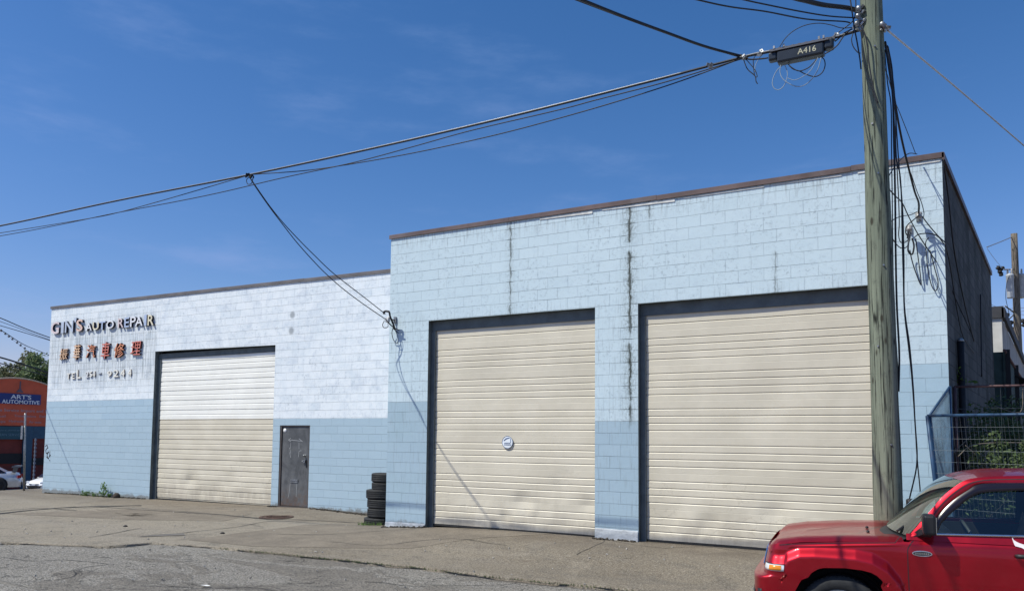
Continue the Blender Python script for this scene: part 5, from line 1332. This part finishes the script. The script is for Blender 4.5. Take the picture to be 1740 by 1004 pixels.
# shut lines drawn as narrow dark gaps
def line(name, pts, w, mat=M_trim, off=.0015, parent=None, sg=1):
    P = cat_rom([Vector((x, 0, z)) for x, z in pts], 8); mb = MB()
    for a, b in zip(P, P[1:]):
        d = (b-a).normalized(); n = Vector((-d.z, 0, d.x))*w/2; q = []
        for p in (a-n, b-n, b+n, a+n):
            q.append(Vector((p.x, -(hw_(p.x, p.z)+off)*sg, p.z)))
        mb.quad(*q)
    return cl(mb, name, mat, parent)
line('shut_line', [(.574, .30), (.570, .60), (.566, .80), (.566, .95), (.572, .985), (.60, 1.03), (.635, 1.065)], .007)
line('shut_line', [(1.70, .30), (1.72, .60), (1.715, .85), (1.71, 1.09)], .007); line('shut_line', [(2.62, .80), (2.64, .9), (2.645, 1.09)], .007)
line('shut_line', [(.574, .30), (1.1, .285), (1.7, .30)], .007)
line('hood_gap', [(-.50, .946), (-.3, .966), (0, .992), (.3, 1.010), (.47, 1.020)], .006)
line('hood_gap', [(.465, 1.020), (.49, 1.050), (.51, 1.075)], .005)
# door moulding near the sill
mb = MB(); mb.grid(lambda a, b: ((.62+.98*a/20), -(hw_(.62+.98*a/20, .5)+[0, .014, .018, .014, 0][b]), .50+[-.0, .012, .045, .078, .09][b]), 21, 5); cl(mb, 'door_moulding', M_red)
# hood
def zh(x): return .022+interp([(-.64, .905), (-.60, .932), (-.55, .958), (-.50, .975), (-.33, 1.006), (0, 1.034), (.3, 1.048), (.6, 1.054)], x)
mb = MB()
def hf(a, b):
    v = b/24*2-1; u = a/30; wmax = .815+.012*u
    y = v*wmax; xf = -.640+.055*abs(v)**4; xr = .40+.145*abs(v)**1.6; x = xf+(xr-xf)*u
    z = zh(x)-.0*abs(v); ed = abs(v)
    z -= .016*max(0, (1-ed)*0)+.042*sstep(.92, 1.0, ed)-.012*sstep(.5, .65, ed)
    z -= .018*math.cos(v*math.pi/2)*sstep(-.3, .3, x)*0
    z += .014*sstep(.52, .62, ed)*(1-sstep(.80, .92, ed))*0 - .014*(1-sstep(.50, .62, ed))
    z -= .045*sstep(.06, .0, u)
    return (x, y, z-.022)
mb.grid(hf, 31, 25); hood = cl(mb, 'hood', M_red)
for y in (-.25, .15): mb = MB(); mb.lathe([(0, 0), (.014, 0), (.016, .012), (.006, .022), (0, .022)], (.26, y, zh(.26)-.034), (0, 0, 1), 10); cl(mb, 'washer_jet', M_trim, hood)
# cowl, wipers
mb = MB(); mb.grid(lambda a, b: (.37+.14*abs(a/12*2-1)**1.6+[0, .06, .17][b], -.78+1.56*a/12, [1.035, 1.060, 1.088][b]), 13, 3); cl(mb, 'cowl_panel', M_trim)
for y0, y1 in ((-.62, -.05), (.0, .6)):
    mb = MB(); mb.tube(cat_rom([(.50, y0+.02, 1.10), (.56, y0+.1, 1.135), (.60, y0+.3, 1.15), (.58, y1, 1.135)], 5), .012, 6); mb.tube([(.58, y0+.15, 1.16), (.56, y1+.05, 1.15)], .009, 5); cl(mb, 'wiper', M_trim)
# greenhouse: side frame bands, glass, roof
def TG(L): return [(x-(.035 if x < 1.3 else .035*max(0, (1.6-x)/.3)), 1.10+(z-1.07)*.977) for x, z in L]
def gy(z): return interp([(1.0, .815), (1.11, .795), (1.32, .735), (1.48, .690), (1.55, .665), (1.60, .63), (1.63, .60)], z)
OUT = [(.56, 1.07), (.60, 1.105), (.73, 1.258), (.861, 1.412), (.96, 1.50), (1.059, 1.565), (1.17, 1.590), (1.30, 1.603), (1.514, 1.613), (1.75, 1.618), (2.2, 1.618), (2.7, 1.61), (3.05, 1.585), (3.22, 1.50), (3.44, 1.10)]
def outx(z):
    L = [(b, a) for a, b in OUT[:7]]; return interp(L, z)
INN = [(.70, 1.108), (.762, 1.125), (.775, 1.165), (.83, 1.27), (.95, 1.395), (1.08, 1.49), (1.141, 1.528), (1.25, 1.545), (1.50, 1.554), (1.75, 1.556), (2.2, 1.556), (2.7, 1.548), (2.92, 1.518), (3.04, 1.40), (3.14, 1.108)]
def band(A_, B_, mat, name, sg, off=0., n=3, parent=None, ridge=0.):
    a = cat_rom([Vector((x, 0, z)) for x, z in A_], 5); b = cat_rom([Vector((x, 0, z)) for x, z in B_], 5); mb = MB()
    def fn(i, j):
        t = j/n; p = a[i].lerp(b[i], t); o = off+ridge*math.sin(t*math.pi)
        return (p.x, -sg*(gy(p.z)+o), p.z)
    mb.grid(fn, len(a), n+1); return cl(mb, name, mat, parent)
frames = []
for sg in (1, -1):
    band(OUT, INN, M_red, 'roof_pillar', sg, .0, 6, ridge=.012)
    MID = [((a[0]*.58+b[0]*.42), (a[1]*.58+b[1]*.42)) for a, b in zip(OUT, INN)]; MID2 = [(x+.004, z-.007) for x, z in MID]
    band(MID, MID2, M_trim, 'shut_line', sg, .0135, 1)
    # black weather visor
    VO = [(.762, 1.125), (.775, 1.165), (.83, 1.27), (.95, 1.395), (1.08, 1.49), (1.141, 1.528), (1.25, 1.545), (1.50, 1.554), (1.72, 1.556)]
    VI = [(.81, 1.125), (.83, 1.165), (.865, 1.225), (1.0, 1.355), (1.10, 1.43), (1.17, 1.462), (1.27, 1.478), (1.50, 1.494), (1.72, 1.497)]
    band(VO, VI, M_visor, 'window_visor', sg, .010, 3, ridge=.014)
    for nm, P, mt, o in (('side_window', [(.815, 1.085), (.875, 1.22), (1.005, 1.358), (1.135, 1.455), (1.235, 1.50), (1.68, 1.535), (1.68, 1.085)], M_win, -.012), ('side_window', [(1.78, 1.085), (1.78, 1.54), (2.60, 1.54), (2.62, 1.085)], M_win, -.012), ('quarter_window', [(2.72, 1.085), (2.72, 1.53), (2.9, 1.50), (3.09, 1.2), (3.12, 1.085)], M_win, -.012),
              ('door_pillar', [(1.68, 1.07), (1.68, 1.55), (1.78, 1.55), (1.78, 1.07)], M_trim, .001), ('door_pillar', [(2.61, 1.07), (2.60, 1.55), (2.72, 1.54), (2.72, 1.07)], M_trim, .001), ('mirror_sail', [(.66, 1.085), (.82, 1.21), (.86, 1.17), (.845, 1.085)], M_trim, .010)):
        P = TG(P); mb = MB(); mb.quad(*[(x, -sg*(gy(z)+o), z) for x, z in P]); cl(mb, nm, mt)
    mb = MB(); mb.grid(lambda a, b: (.80+2.3*a/20, -sg*(.796+[.0, .016, .016, 0][b]), 1.098+.030*a/20*2.3+[0, .002, .018, .020][b]), 21, 4); cl(mb, 'window_trim', M_chr)
    mb = MB(); mb.grid(lambda a, b: (.56+2.7*a/20, -sg*[.825, .797][b], [1.05, 1.102+.030*a/20*2.5][b]), 21, 2); cl(mb, 'door_top', M_red)
    # mirror
    mr_ = MB(); rot = Matrix.Translation((.735, -sg*.93, 1.200))
    mr_.box((-.055, -.10, -.085), (.045, .085, .085), 0, rot); mi = cl(mr_, 'door_mirror', M_trim, bevel=.022)
    mb = MB(); mb.box((.780, -sg*.93-.08, 1.13), (.786, -sg*.93+.07, 1.265)); cl(mb, 'mirror_glass', M_chr, mi)
    mb = MB(); mb.prism([(.63, -sg*.79, 1.07), (.76, -sg*.79, 1.07), (.76, -sg*.90, 1.12), (.70, -sg*.90, 1.12)], (0, 0, .045)); cl(mb, 'mirror_arm', M_trim, mi)
    # door handles
    for hx in (1.50, 2.42):
        mb = MB(); mb.tube(cat_rom([(hx-.11, -sg*.835, .970), (hx-.09, -sg*.885, .972), (hx+.05, -sg*.890, .975), (hx+.10, -sg*.835, .977)], 6), [.014]*4+[.018]*11+[.014]*4, 10); cl(mb, 'door_handle', M_trim)
RX = [1.04, 1.10, 1.18, 1.30, 1.45, 1.75, 2.2, 2.7, 3.05, 3.16]
def rf(a, b):
    v = b/16*2-1; q = 1-v*v
    if a == 0:
        z = 1.555+.015*q; return (outx(1.555)-.06*q, v*gy(1.555), z)
    x = RX[a]; ze = interp(OUT, x)-.004; ye = gy(ze)
    return (x-(.045*q if a == 1 else .02*q if a == 2 else -.07*q if a > 8 else 0), v*ye, ze+.045*(1-abs(v)**2.5)*min(1, (a+2)/5))
mb = MB(); mb.grid(rf, len(RX), 17); cl(mb, 'roof', M_red)
for y in (-.52, .52):
    mb = MB(); mb.tube(cat_rom([(1.85, y, 1.635), (1.93, y, 1.668), (2.3, y, 1.675), (2.85, y, 1.665), (2.95, y, 1.63)], 5), .016, 8); cl(mb, 'roof_rail', M_trim)
# windscreen + rear glass
mb = MB()
def wf(a, b):
    v = b/12*2-1; u = a/8; q = 1-v*v; z = 1.085+(1.555-1.085)*u
    return (outx(z)-(.13-.07*u)*q-.006, v*(gy(z)-.004), z+.015*q*u)
mb.grid(wf, 9, 13); cl(mb, 'windscreen', M_wsg)
mb = MB(); mb.grid(lambda a, b: (3.16+.26*a/4, (-.66-.10*a/4)*(1-b/4), 1.55-.46*a/4), 5, 9); cl(mb, 'rear_window', M_win)
mb = MB(); mb.quad((3.24, -.80, 1.09), (3.24, .80, 1.09), (3.50, .80, 1.09), (3.50, -.80, 1.09)); cl(mb, 'tail_shelf', M_red)
for y in (-1, 1):
    mb = MB(); mb.box((3.30, y*.80-.06, .80), (3.47, y*.80+.03, 1.05)); cl(mb, 'tail_light', plain('red_lens', (.35, .01, .01), .15, coat=.6))
# interior
mb = MB(); mb.box((.60, -.76, .30), (3.2, .76, .42)); cl(mb, 'floor_pan', M_int)
for y in (-.765, .765): mb = MB(); mb.box((.62, y-.02, .35), (3.1, y+.02, 1.085)); cl(mb, 'door_lining', M_int)
mb = MB(); mb.grid(lambda a, b: ([.58, .62, .85, .98, 1.02, 1.0][a], -.76+1.52*b/8, [1.06, 1.08, 1.10, 1.08, .98, .5][a]), 6, 9); cl(mb, 'dashboard', M_int)
mb = MB(); c = Vector((1.14, -.36, 1.03)); axx = Vector((.88, 0, .47)).normalized(); a1 = Vector((0, 1, 0)); a2 = axx.cross(a1)
mb.tube([c+(a1*math.cos(t)+a2*math.sin(t))*.185 for t in [2*math.pi*k/28 for k in range(29)]], .014, 8); 
for t in (.2, math.pi-.2, -math.pi/2): mb.tube([c, c+(a1*math.cos(t)+a2*math.sin(t))*.18], .012, 6)
mb.lathe([(0, -.02), (.05, -.02), (.05, .02), (0, .025)], c, axx, 16); mb.tube([c, c-axx*.25], .03, 8); cl(mb, 'steering_wheel', plain('grey_wheel', (.10, .10, .105), .5))
for sx, ys in ((1.62, (-.36, .36)), (2.42, (-.36, .36))):
    for y in ys:
        mb = MB(); mb.box((sx-.50, y-.24, .52), (sx+.02, y+.24, .66)); rot = Matrix.Translation((sx, y, .62)) @ Matrix.Rotation(R_(14), 4, 'Y'); mb.box((-.06, -.24, 0), (.07, .24, .60), 0, rot); mb.box((-.04, -.13, .64), (.06, .13, .82), 0, rot); mb.tube([rot @ Vector((0, -.05, .58)), rot @ Vector((0, -.05, .66))], .008, 6)
        cl(mb, 'seat', M_seat, bevel=.035)
mb = MB(); mb.box((1.02, -.02, 1.40), (1.05, .20, 1.46)); cl(mb, 'rear_view_mirror', M_trim, bevel=.01)
# wheel housings and underbody
mb = MB()
for cx in (0, 2.635):
    for sg in (1, -1): mb.grid(lambda a, b: (cx+.43*math.cos(math.pi*a/16), -sg*(.845-.32*b), .32+.455*math.sin(math.pi*a/16)), 17, 2)
    mb.quad((cx-.48, -.52, .2), (cx+.48, -.52, .2), (cx+.48, -.52, .85), (cx-.48, -.52, .85)); mb.quad((cx-.48, .52, .2), (cx+.48, .52, .2), (cx+.48, .52, .85), (cx-.48, .52, .85))
mb.box((-.60, -.75, .22), (3.25, .75, .27)); cl(mb, 'underbody', M_dark)
def wheel(parent, x, y, r, w, sg, rim_mat, loc=cl):
    mb = MB(); h = w/2; P = [(r*.66, -h*.8), (r*.70, -h*.95), (r*.86, -h), (r*.95, -h*.9), (r*.985, -h*.72)]
    for k in range(4): a = -h*.66+k*h*.40; P += [(r, a), (r, a+h*.28), (r-.008, a+h*.30), (r-.008, a+h*.38)]
    P = P[:-2]+[(r*.985, h*.72), (r*.95, h*.9), (r*.86, h), (r*.70, h*.95), (r*.66, h*.8)]
    mb.lathe(P, (x, y, r), (0, 1, 0), 56)
    for k in range(60):
        t = 2*math.pi*k/60; c = Vector((x+math.cos(t)*(r-.002), y, r+math.sin(t)*(r-.002))); mb.box((-.004, -h*.72, -.005), (.004, h*.72, .005), 0, Matrix.Translation(c) @ Matrix.Rotation(-t, 4, 'Y'))
    wh = loc(mb, 'wheel', M_rubber, parent)
    mb = MB(); mb.lathe([(r*.67, -h*.8), (r*.64, -h*.85), (r*.62, -h*.5), (r*.6, h*.5), (r*.64, h*.85), (r*.67, h*.8)], (x, y, r), (0, 1, 0), 40)
    yo = y-sg*h*.62
    mb.lathe([(0, -.02), (.06, -.02), (.07, .02), (0, .03)], (x, yo, r), (0, 1, 0), 20)
    for k in range(5):
        t = 2*math.pi*k/5+.3; d = Vector((math.cos(t), 0, math.sin(t))); e = Vector((-d.z, 0, d.x))
        c = Vector((x, yo, r)); q = [c+d*.05-e*.035, c+d*r*.63-e*.03, c+d*r*.63+e*.03, c+d*.05+e*.035]; mb.prism([p+Vector((0, -.012, 0)) for p in q], (0, .03, 0))
    loc(mb, 'rim', rim_mat, wh)
    mb = MB(); mb.lathe([(0, 0), (r*.6, 0), (r*.6, .01), (0, .01)], (x, y, r), (0, 1, 0), 24); loc(mb, 'brake_disc', M_dark, wh); return wh
for cx in (0., 2.635):
    for sg in (1, -1): wheel(car, cx*KX, -sg*.755, .352, .215, sg, M_rim, clw)
# oval badge and white decal
mb = MB(); bx, bz = .68, .944
yb = lambda x, z, o: -(hw_(x, z)+o)
def oval(rx, rz, o, dz=0.):
    P = [(bx+rx*math.cos(t), yb(bx+rx*math.cos(t), bz+dz+rz*math.sin(t), o), bz+dz+rz*math.sin(t)) for t in [2*math.pi*k/28 for k in range(28)]]; return P
mb.prism(oval(.080, .024, .001), (0, -.006, 0)); bd = cl(mb, 'oval_badge', M_chr)
mb = MB(); mb.prism(oval(.072, .0175, .0075), (0, -.002, 0)); cl(mb, 'badge_plate', plain('badge_dark', (.05, .05, .055), .4), bd)
mb = MB(); rng = random.Random(2)
for k in range(7): x_ = bx-.050+k*.0165; mb.box((x_-.005, yb(x_, bz, .0105), bz-.008), (x_+.005, yb(x_, bz, .0095), bz+.008))
cl(mb, 'badge_letters', M_chr, bd)
mb = MB(); D = [(x-.035, z+.02) for x, z in [(1.402, 1.055), (1.418, 1.020), (1.440, 1.005), (1.462, .996), (1.500, .985), (1.56, .955), (1.60, .93), (1.60, .915), (1.545, .930), (1.50, .945), (1.470, .962), (1.445, .968), (1.425, .972), (1.418, .985), (1.410, 1.015)]]
mb.quad(*[(x, -(hw_(x, z+.055)+.010), z+.055) for x, z in D]); cl(mb, 'white_decal', plain('decal_white', (.80, .74, .75), .5))
mb = MB(); mb.prism([(-.758, -.26, .50), (-.758, .26, .50), (-.758, .26, .62), (-.758, -.26, .62)], (.01, 0, 0)); cl(mb, 'number_plate', M_lens)
mb = MB(); mb.box((-.86, -.80, .50), (-.70, -.72, .60)); 

# small distant cars
def small_car(name, label, loc, rz, paint, L=4.4, wing=False, plate=True):
    t = thing(name, label, 'car', loc, rz, world=False)
    # stations along x: (x, z of deck, half width)
    ST_ = [(0, .40, .60), (.03, .58, .72), (.18, .70, .82), (.9, .86, .87), (1.25, .93, .88), (2.2, .95, .89), (3.2, .95, .88), (3.9, .93, .86), (4.25, .86, .80), (4.4, .60, .72), (4.4, .42, .62)]
    k = L/4.4; mb = MB()
    def fn(a, b):
        x, zt, w = ST_[a]; P = [(0, zt+.03), (w*.55, zt+.02), (w*.82, zt-.01), (w*.95, zt-.09), (w, min(zt-.12, .62)), (w*.99, .42), (w*.93, .22)]
        y, z = P[abs(b-6)]; z = max(z, .2)
        return (x*k, y*(1 if b >= 6 else -1), z)
    mb.grid(fn, len(ST_), 13); body = local(mb, 'body', paint, t)
    GS = [(1.15, .93, .80), (1.75, 1.34, .66), (2.1, 1.41, .62), (2.7, 1.40, .62), (3.2, 1.28, .66), (3.75, .95, .78)]
    mb = MB(); mb.grid(lambda a, b: (GS[a][0]*k, GS[a][2]*(b/6*2-1), GS[a][1]+.02*(1-(b/6*2-1)**2)), 6, 7); local(mb, 'roof', paint, t)
    mb = MB()
    for sg in (1, -1): mb.quad(*[(x*k, sg*(w+.0), z-.03) for x, z, w in GS[:3]], *[(x*k, sg*w, z-.03) for x, z, w in GS[3:]])
    local(mb, 'side_window', M_visor, t)
    mb = MB(); mb.quad((1.17*k, -.74, .96), (1.17*k, .74, .96), (1.72*k, .62, 1.34), (1.72*k, -.62, 1.34)); 
    for i in range(len(mb.v)): mb.v[i] = (mb.v[i][0]-.02, mb.v[i][1], mb.v[i][2]+.02)
    local(mb, 'windscreen', M_visor, t)
    mb = MB()
    for cx in (.82*k, 3.5*k):
        for sg in (1, -1): mb.lathe([(0, 0), (.38, 0), (.38, .03), (0, .03)], (cx, sg*.868, .34), (0, sg, 0), 28)
    local(mb, 'wheel_arch', M_dark, t)
    for cx in (.82*k, 3.5*k):
        for sg in (1, -1): wheel(t, cx, -sg*.80, .33, .22, sg, plain('dark_alloy', (.06, .06, .065), .4, .6) if wing else M_rim, local)
    for sg in (1, -1):
        mb = MB(); mb.prism([(.02, sg*.48, .60), (.10, sg*.80, .64), (.30, sg*.84, .71), (.16, sg*.55, .70)], (-.03, 0, .03)); local(mb, 'headlight', M_lens, t)
        mb = MB(); mb.box((4.28*k, sg*.70-.12, .66), (4.42*k, sg*.70+.10, .80)); local(mb, 'tail_light', plain('red_lens', (.35, .01, .01), .15), t)
    mb = MB(); mb.box((-.02, -.60, .27), (.03, .60, .40)); mb.box((-.015, -.4, .475), (.05, .4, .53)); local(mb, 'front_intake', M_trim, t)
    if plate: mb = MB(); mb.box((-.035, -.16, .42), (-.02, .16, .55)); local(mb, 'number_plate', plain('plate_white', (.6, .62, .66), .5), t)
    if wing:
        mb = MB(); mb.grid(lambda a, b: (4.02*k+.17*b-.0, -.78+1.56*a/8, 1.20+[0, .03, .02][b]), 9, 3)
        for sg in (1, -1): mb.prism([(4.00*k, sg*.45, .90), (4.14*k, sg*.45, .90), (4.22*k, sg*.48, 1.21), (4.06*k, sg*.48, 1.21)], (0, .03, 0)); mb.prism([(3.98*k, sg*.78, 1.16), (4.38*k, sg*.78, 1.18), (4.38*k, sg*.78, 1.25), (4.02*k, sg*.78, 1.25)], (0, .01, 0))
        local(mb, 'rear_wing', plain('wing_grey', (.12, .12, .13), .4), t)
    return t
P1 = atZ(0, 838, 38); az1 = R_(58)
# silver car: its tail shows at the left edge; heading left and away
d1 = Vector((math.cos(az1), math.sin(az1), 0))
tail = atZ(36, 834, 38.5); o1 = tail-d1*4.4*1.0
small_car('silver_car', 'silver sports car with a tall rear wing at the left edge', (o1.x, o1.y, gh(tail.x, tail.y)+.02), az1, plain('silver_paint', (.50, .51, .54), .3, .5, coat=.6), wing=True)
nose = atZ(57, 832, 58)
d2 = Vector((math.cos(R_(62)), math.sin(R_(62)), 0)); o2 = nose+Vector((d2.y, -d2.x, 0))*.55*-1
small_car('white_car', 'white car nosing out from behind the left end of the garage', (nose.x, nose.y, gh(nose.x, nose.y)+.02), R_(108), plain('white_paint', (.82, .82, .82), .3, coat=.6))
# street sign post
P = atZ(40.5, 838, 26.6); P.z = gh(P.x, P.y); T = atZ(43, 702, 26.6)
sp_ = thing('sign_post', 'galvanised post with street signs seen edge-on at the left end of the forecourt', 'sign post', tuple(P))
mb = MB(); mb.tube([P, T], .035, 10); part(mb, 'post', M_galv, sp_)
for (px0, py0, px1, py1) in ((40.5, 703, 44.5, 722), (34.5, 723, 40, 746)):
    a = atZ(px0, py1, 26.5); b = atZ(px1, py0, 26.5); mb = MB(); dd = Vector((a.x-CO.x, a.y-CO.y, 0)).normalized()*.45; e_ = Vector((b.x-a.x, b.y-a.y, 0))
    mb.prism([(a.x, a.y, a.z), (a.x+dd.x, a.y+dd.y, a.z), (a.x+dd.x, a.y+dd.y, b.z), (a.x, a.y, b.z)], e_*.8)
    part(mb, 'sign_plate', M_galv, sp_)
P = onX(58, 800, -66); mb = MB(); g0 = gh(-66, P.y)
for i in range(14): mb.box((-66.05, P.y-.07, g0+i*.32), (-65.95, P.y+.07, g0+i*.32+.16))
mb.box((-66.06, P.y-.035, g0-.3), (-66.0, P.y+.035, g0+4.4))
for i in range(0): pass
solo(mb, 'marker_post', plain('striped_post_grey', (.15, .17, .22), .6), 'thin banded grey post between the sign post and the white car', 'post')

# ------------------------------------------------------------------ orange garage across the street
XA = -70.; gz = gh(XA, 26)-.05
M_or = plain('orange_red_cladding', (.56, .10, .045), .7, var=.12, scale=.8, obj=False)
M_or2 = plain('dark_red_wall', (.15, .028, .022), .8, var=.25, scale=.8)
M_teal = plain('teal_blue_pillar', (.035, .085, .135), .7); M_navy = plain('navy_sign', (.012, .035, .17), .5, var=.04); M_tsign = plain('teal_sign', (.02, .075, .10), .6, var=.05)
M_lt = plain('sign_lettering_white', (.72, .72, .74), .6, var=.04); M_lt2 = plain('faded_lettering', (.42, .27, .28), .7, var=.05); M_lt3 = plain('dim_lettering', (.13, .22, .27), .7)
AB = thing('auto_shop', 'orange-red garage with an arched front and a navy sign, across the street at left', 'building', (XA-5, 25.5, gz))
def ax2(px, py): p = onX(px, py, XA); return p.y, p.z
yc, zc = ax2(30, 643); zl = ax2(30, 723)[1]
def arch(y): return zc-.115*(y-yc)**2*.55-.0
mb = MB(); ys = [yc-4.6+9.2*i/40 for i in range(41)]
for a, b in zip(ys, ys[1:]): mb.quad((XA, a, zl), (XA, b, zl), (XA, b, arch(b)), (XA, a, arch(a)))
for a, b in zip(ys, ys[1:]): mb.quad((XA, a, arch(a)), (XA, b, arch(b)), (XA-14, b, arch(b)), (XA-14, a, arch(a)))
mb.quad((XA, ys[0], zl), (XA, ys[0], arch(ys[0])), (XA-14, ys[0], arch(ys[0])), (XA-14, ys[0], zl)); mb.quad((XA, ys[-1], zl), (XA, ys[-1], arch(ys[-1])), (XA-14, ys[-1], arch(ys[-1])), (XA-14, ys[-1], zl))
part(mb, 'arched_fascia', M_or, AB)
mb = MB(); mb.tube([(XA+.03, y, arch(y)+.03) for y in ys], .07, 6); part(mb, 'roof_trim', plain('cream_trim', (.45, .36, .28), .7), AB)
yl, yr = ys[0], ys[-1]; yA = ax2(42, 725)[0]; yB = ax2(56, 725)[0]; z1 = ax2(40, 770)[1]; z2 = ax2(40, 787)[1]; zt3 = ax2(20, 724)[1]; zb3 = ax2(20, 746)[1]
mb = MB(); mb.box((XA-14, yl, gz-1), (XA-.25, yr, zl)); part(mb, 'wall', M_or2, AB)
mb = MB(); mb.box((XA-.25, yA, gz-1), (XA+.05, yB, zl-.02)); mb.box((XA-.25, yr-.6, gz-1), (XA+.05, yr, zl-.02)); mb.box((XA-.24, yB, ax2(65, 745)[1]), (XA-.05, yr-.6, zl-.02)); part(mb, 'pillar', M_teal, AB)
mb = MB(); mb.box((XA-.24, yl, z2), (XA-.15, yA-.05, z1)); part(mb, 'window', M_dark, AB)
mb = MB(); mb.box((XA-.24, yB+.05, ax2(65, 790)[1]), (XA-.15, yr-.65, ax2(65, 778)[1])); part(mb, 'window', M_dark, AB)
mb = MB(); y0, z0 = ax2(0, 690); y1, _ = ax2(68, 690); z0 = ax2(34, 686.5)[1]; z1_ = ax2(34, 669)[1]; mb.box((XA, y0-2, z0), (XA+.08, y1, z1_)); sg1 = part(mb, 'shop_sign', M_navy, AB)
def wtext(body, px, py, h, wpx, mat, name='lettering', parent=AB, off=.003, X=XA+.09):
    """text on the x = const plane, reading toward +y; lower-left at the surveyed point"""
    me = text_mesh(body, 1., .01, off); xs = [v.co.x for v in me.vertices]; y_, z_ = ax2(px, py); y2, _ = ax2(px+wpx, py); W_ = (y2-y_)/(max(xs)-min(xs)); o_ = wloc(parent)
    x0 = min(xs)
    for v in me.vertices: x, y, z = v.co; v.co = Vector((X+z, y_+(x-x0)*W_, z_+y*h/.72))-o_
    me.materials.clear(); me.materials.append(mat); o = bpy.data.objects.new(name, me); COL.objects.link(o); o.parent = parent; return o
pm = 1/19.6
wtext("ART'S", 17, 676.8, 7.0*pm, 35, M_lt, parent=sg1, off=.015); wtext('AUTOMOTIVE', 2, 684.6, 6.6*pm, 64, M_lt, parent=sg1, off=.015)
wtext('Automotive Service Import and Domestic', -42, 697, 5.2*pm, 150, M_lt2, X=XA+.01, off=.01)
wtext('Diesel', -18, 708, 4.2*pm, 27, M_lt2, X=XA+.01); wtext('Transmissions', 24, 708, 4.2*pm, 37, M_lt2, X=XA+.01); wtext('Exhaust', 67, 709, 4.2*pm, 25, M_lt2, X=XA+.01)
wtext('Tune-ups', -22, 717, 4.2*pm, 31, M_lt2, X=XA+.01); wtext('Hydraulics', 15, 717, 4.2*pm, 28, M_lt2, X=XA+.01); wtext('Air tests', 49, 718.5, 4.2*pm, 21, M_lt2, X=XA+.01)
mb = MB(); c = onX(34, 667, XA+.02); mb.prism([(XA+.01, c.y-.35, c.z+.02), (XA+.01, c.y+.3, c.z+.02), (XA+.01, c.y+.06, c.z+.35), (XA+.01, c.y+.04, c.z+1.0), (XA+.01, c.y-.06, c.z+1.0), (XA+.01, c.y-.08, c.z+.35)], (.02, 0, 0)); part(mb, 'emblem', plain('grey_emblem', (.14, .09, .11), .6), AB)
mb = MB(); mb.box((XA-.2, yl, zb3), (XA+.07, yA-.1, zt3)); sg2 = part(mb, 'lower_sign', M_tsign, AB)
wtext('GERMAN & JAPANESE', -20, 731.5, 2.2*pm, 58, M_lt3, parent=sg2, X=XA+.075); wtext('EUROPEAN SERVICE', -22, 740, 4.2*pm, 58, M_lt3, parent=sg2, X=XA+.075)
# ------------------------------------------------------------------ trees
def tree(label, loc, H, Rr, n, s, seed, mat=M_leaft):
    rng = random.Random(seed); t = thing('tree', label, 'tree', loc, group='trees beyond the orange garage'); base_ = Vector(loc); st = MB(); tips = []
    branch(st, base_-Vector((0, 0, .5)), Vector((rng.gauss(0, .05), rng.gauss(0, .05), 1)), H*.55, H*.028, rng, 0, tips)
    top = tips[-1]
    for _ in range(7): branch(st, tips[rng.randint(0, 3)], Vector((rng.gauss(0, .7), rng.gauss(0, .7), rng.uniform(.4, 1))).normalized(), H*.28, H*.012, rng, 2, tips, .6)
    part(st, 'trunk', M_bark, t, recalc=False); lv = MB()
    cl_ = []
    for _ in range(46):
        v = Vector((rng.gauss(0, 1), rng.gauss(0, 1), rng.gauss(0, .9))); v = v.normalized()*rng.uniform(.45, 1.)
        cl_.append((base_+Vector((v.x*Rr, v.y*Rr, H*.62+v.z*H*.36)), rng.uniform(.16, .34)*Rr))
    for i in range(n):
        c, r = rng.choice(cl_); v = Vector((rng.gauss(0, 1), rng.gauss(0, 1), rng.gauss(0, .8))).normalized()*r*rng.uniform(.55, 1.05)
        leaf(lv, c+v, s*rng.uniform(.6, 1.3), rng, .6)
    part(lv, 'crown', mat, t, recalc=False); return t
M_t1 = leaf_mat('pale_tree_leaves', (.13, .19, .09), (.21, .27, .13), (.30, .33, .19))
M_t2 = leaf_mat('olive_tree_leaves', (.12, .14, .075), (.21, .21, .12), (.30, .26, .17))
for px, Z, H, Rr, lab, sd, mt in ((14, 92, 15.2, 5.6, 'leftmost round-crowned tree above the orange garage', 1, M_t1), (48, 98, 15.4, 5.2, 'middle olive-tinted tree above the orange garage', 2, M_t2), (80, 94, 13.6, 4.8, 'dense tree touching the left end of the whitewashed wall', 3, M_leaft), (-30, 95, 13.8, 5.5, 'tall tree mostly beyond the left edge', 4, M_t2)):
    P = atZ(px, 760, Z); tree(lab, (P.x, P.y, gh(P.x, P.y)), H, Rr, 16000, .21, sd, mt)
for o in bpy.data.objects:
    if '_w' in o: del o['_w']
